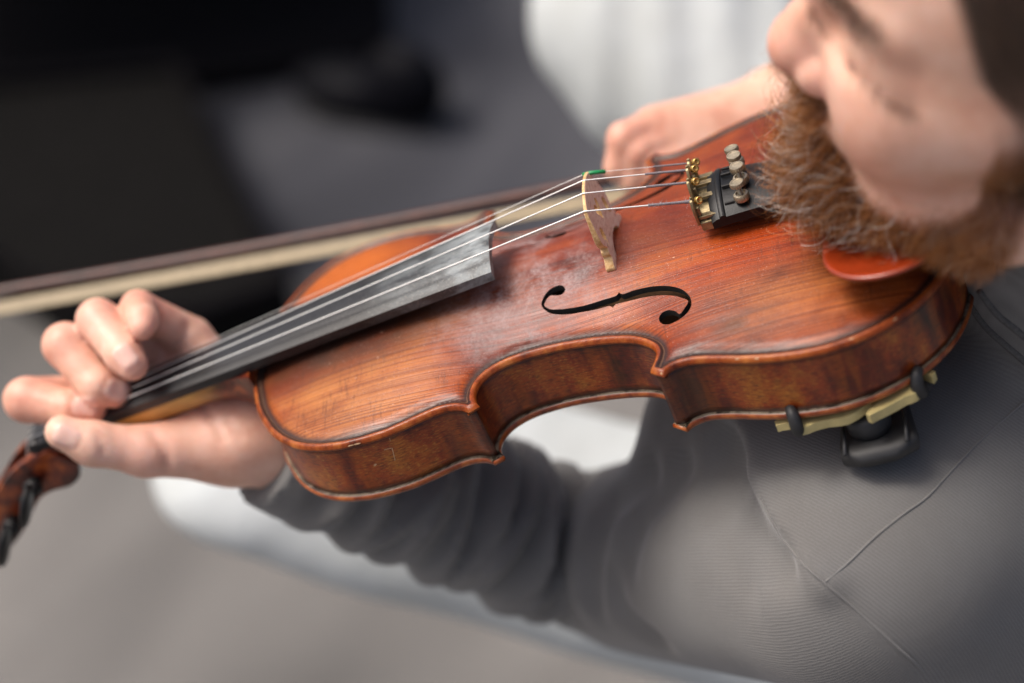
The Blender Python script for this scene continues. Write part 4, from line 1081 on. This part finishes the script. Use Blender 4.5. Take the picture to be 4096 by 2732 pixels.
wmesh("hair_ribbon", *loft(secs), M['bowhair'], bow, BWB, smooth=False)
fr = [(s0 + (s1 - s0) * q, h0 + (h1 - h0) * q) for q in (-.02, .028)]
secs = [np.array([a + tv_ * 5, a - tv_ * 5, b - tv_ * 6, b + tv_ * 6]) for a, b in fr]
wmesh("frog", *loft(secs), M['blackp'], bow, BWB, smooth=False, bevel=1)
tp_ = [(s0 + (s1 - s0) * q, h0 + (h1 - h0) * q) for q in (.985, 1.0)]
secs = [np.array([a + tv_ * 4, a - tv_ * 4, b - tv_ * 4, b + tv_ * 4]) for a, b in tp_]
wmesh("bow_head", *loft(secs), M['stick'], bow, BWB, smooth=False, bevel=1)

# ---- seams of the jersey
tree = BVHTree.FromPolygons([tuple(q) for q in jv], [tuple(int(i) for i in q) for q in jf])
def on_jersey(pts):
    out = []
    for x, y in pts:
        d = k(x, y, 1.0); d = Vector((d / np.linalg.norm(d)).tolist()); hit = tree.ray_cast(Vector((0, 0, 0)), d)
        if hit[0] is not None: out.append(np.array(hit[0]) + np.array(hit[1]) * 0)
    return np.array(out)
for pts, r in (([(1748, 1148), (1772, 1195), (1800, 1240), (1850, 1300), (1895, 1340), (1960, 1395), (2040, 1468), (2110, 1530), (2190, 1600)], .7),
               ([(1893, 1338), (1950, 1290), (2010, 1232), (2075, 1180), (2130, 1140), (2190, 1075), (2250, 1012), (2320, 950), (2380, 900)], .65)):
    q = on_jersey(pts)
    if len(q) > 3:
        w = catmull(q, 3.0); wmesh("seam", *tube(w, r, 8), M['knit'], person, PBASE)
for pts, r in (([(2225, 690), (2262, 745), (2310, 790), (2380, 850)], 2.2), ([(2250, 665), (2290, 718), (2330, 752), (2390, 800)], 2.2)):
    q = on_jersey(pts)
    if len(q) > 2: wmesh("collar_edge", *tube(catmull(q, 3.0), r, 8), M['seam'], person, PBASE)

# ---- hair: beard, temple, brow
def sample(V, F, w, n):
    tri = np.concatenate([F[:, [0, 1, 2]], F[:, [0, 2, 3]]]); a, b, c = V[tri[:, 0]], V[tri[:, 1]], V[tri[:, 2]]
    ar = .5 * ln(np.cross(b - a, c - a)) * w[tri].mean(1); ar = ar / ar.sum()
    i = rng.choice(len(tri), n, p=ar); r1, r2 = rng.random(n), rng.random(n); r1 = np.sqrt(r1)
    return ((1 - r1)[:, None] * a[i] + (r1 * (1 - r2))[:, None] * b[i] + (r1 * r2)[:, None] * c[i])
def strands(name, Pk, root_r, tip_r, mat, parent, base):
    """Pk: (n, m, 3) camera-based mm"""
    n, m, _ = Pk.shape; cu = bpy.data.hair_curves.new(name); cu.add_curves([m] * n)
    W_ = (K2W(Pk.reshape(-1, 3)) - base).astype(np.float32)
    cu.attributes['position'].data.foreach_set('vector', W_.ravel())
    ra = cu.attributes.get('radius') or cu.attributes.new('radius', 'FLOAT', 'POINT')
    ra.data.foreach_set('value', np.tile(np.linspace(root_r, tip_r, m) / 1000, n).astype(np.float32))
    o = bpy.data.objects.new(name, cu); COL.objects.link(o); cu.materials.append(mat); o.parent = parent; return o
Hq = (HV - NT_) @ HA.T
def grow(n, w, length, dirfn, curl, m=9):
    r = sample(HV, HF, w, n); nr = grad(sd_head, r); q = (r - NT_) @ HA.T
    L = length(q) * rng.uniform(.65, 1.15, n); d = dirfn(q, nr); P = np.empty((n, m, 3)); P[:, 0] = r - nr * .6
    ph = rng.uniform(0, 6.28, n); a1 = np.cross(d, rng.normal(size=(n, 3))); a1 /= ln(a1)[:, None]; a2 = np.cross(d, a1); cr_ = rng.uniform(.3, 1, n) * curl
    for i in range(1, m):
        t = i / (m - 1); dr = hu_ * -1
        st = d * (L * t)[:, None] + dr * (L * .32 * t * t)[:, None]
        wv_ = (a1 * np.cos(ph + t * 5)[:, None] + a2 * np.sin(ph + t * 5)[:, None]) - (a1 * np.cos(ph)[:, None] + a2 * np.sin(ph)[:, None])
        P[:, i] = P[:, 0] + st + wv_ * (cr_ * L * .16)[:, None] * t ** .7
    return P
bw = beard_w(Hq)
def blen(q):
    f, l, u = q[:, 0], np.abs(q[:, 1]), q[:, 2]
    return np.interp(u, [-90, -60, -40, -20, 0, 20], [19, 20, 18, 13, 9, 7]) * np.interp(l, [0, 18, 30, 70], [1.0, .96, .66, .62])
def bdir(q, nr):
    d = nr * .75 + hu_ * -.55 + hf_ * .35 + rng.normal(size=nr.shape) * .30; return d / ln(d)[:, None]
strands("beard", grow(24000, np.sqrt(bw), lambda q: blen(q) * .85 * (.25 + .75 * beard_w(q)), bdir, 1.2), .055, .03, M['beard'], person, PBASE)
front = bw * sstep(-66, -44, Hq[:, 0])
strands("beard_curl", grow(2200, front, lambda q: blen(q) * 1.1, bdir, 3.6, 14), .085, .045, M['beard'], person, PBASE)
strands("grey_beard_hair", grow(620, front * sstep(-26, -48, Hq[:, 2] - .35 * np.abs(Hq[:, 1])), lambda q: blen(q) * 1.05, bdir, 3.0, 14), .11, .05, M['greyb'], person, PBASE)
f_, l_, u_ = Hq[:, 0], np.abs(Hq[:, 1]), Hq[:, 2]
hairw = hair_w(Hq)
strands("hair", grow(14000, hairw, lambda q: np.full(len(q), 16.), lambda q, nr: (lambda d: d / ln(d)[:, None])(nr * .45 + hf_ * -.7 + hu_ * -.2 + rng.normal(size=nr.shape) * .2), .6), .07, .03, M['hair'], person, PBASE)
brw = np.exp(-((u_ - (56 - np.abs(l_ - 28) * .10)) / 4.2) ** 2) * sstep(8, 14, l_) * sstep(54, 46, l_) * (f_ > -62)
strands("eyebrow", grow(900, brw, lambda q: np.full(len(q), 9.), lambda q, nr: (lambda d: d / ln(d)[:, None])(nr * .35 + hl_ * np.sign(q[:, 1:2]) * .8 + rng.normal(size=nr.shape) * .15), .3), .08, .03, M['hair'], person, PBASE)
lsh = np.exp(-(pd3(HV, EYE[3:]) / 2.2) ** 2) + .8 * np.exp(-(pd3(HV, EYE[:4]) / 1.8) ** 2)  # lashes on the lid; dark strands beside the nose stand in for crease shade
strands("lash_and_crease_shade", grow(380, lsh, lambda q: np.full(len(q), 5.5), lambda q, nr: (lambda d: d / ln(d)[:, None])(nr * .25 + hl_ * .6 - hf_ * .3 - hu_ * .45 + rng.normal(size=nr.shape) * .12), .2), .065, .03, M["hair"], person, PBASE)

# ---- lint caught on the wound string ends
g0 = np.array([BX - .9, -17.0, 45.8]); g1 = np.array(HOOK['G']); LP = np.empty((46, 7, 3))
for i in range(46):
    q = g0 + (g1 - g0) * (rng.uniform(.60, .78) if i < 20 else rng.uniform(.93, .99)); dv = rng.normal(size=3); dv /= np.linalg.norm(dv); d2 = rng.normal(size=3) * .8
    L_i = rng.uniform(1, 3.2) if i > 4 else rng.uniform(3, 5)
    for j in range(7): LP[i, j] = q + dv * L_i * j / 6 + d2 * L_i * .35 * (j / 6) ** 2 + np.array([-.6, .2, .3]) * L_i * .25 * (j / 6)
gs = [o for o in violin.children if o.name == 'string'][0]
lo_ = strands("lint", V2K(LP.reshape(-1, 3)).reshape(46, 7, 3), .03, .02, M['lint'], None, np.zeros(3)); lo_.parent = gs; lo_.matrix_parent_inverse = violin.matrix_world.inverted()

# ---- shoe on the ground behind
sh_c = plane_pt(855, 205, .05)
shoe = empty("shoe", "black leather shoe on the grey pavement between the case and the white trousers", "shoe", Matrix.Translation((sh_c[0], sh_c[1], 0)))
def sd_shoe(p):
    d = smin(ell(p, (30, 0, 42), (105, 46, 40)), ell(p, (-60, 0, 70), (62, 44, 66)), 30); return np.maximum(d, 8 - p[:, 2])
v, f = snet(sd_shoe, (-150, -80, -4), (160, 80, 160), 7)
mk("upper", v, [tuple(q) for q in f], M['shoe'], shoe)
t = np.linspace(0, 2 * np.pi, 32, endpoint=False); so = np.stack([10 + 122 * np.cos(t), 44 * np.sin(t) + 4 * np.sin(2 * t)], 1)
mk("sole", *loft([np.c_[so, np.full(32, 0.)], np.c_[so, np.full(32, 14.)]]), M['rubber'], shoe, bevel=2)
shoe.rotation_euler = (0, 0, math.radians(150))
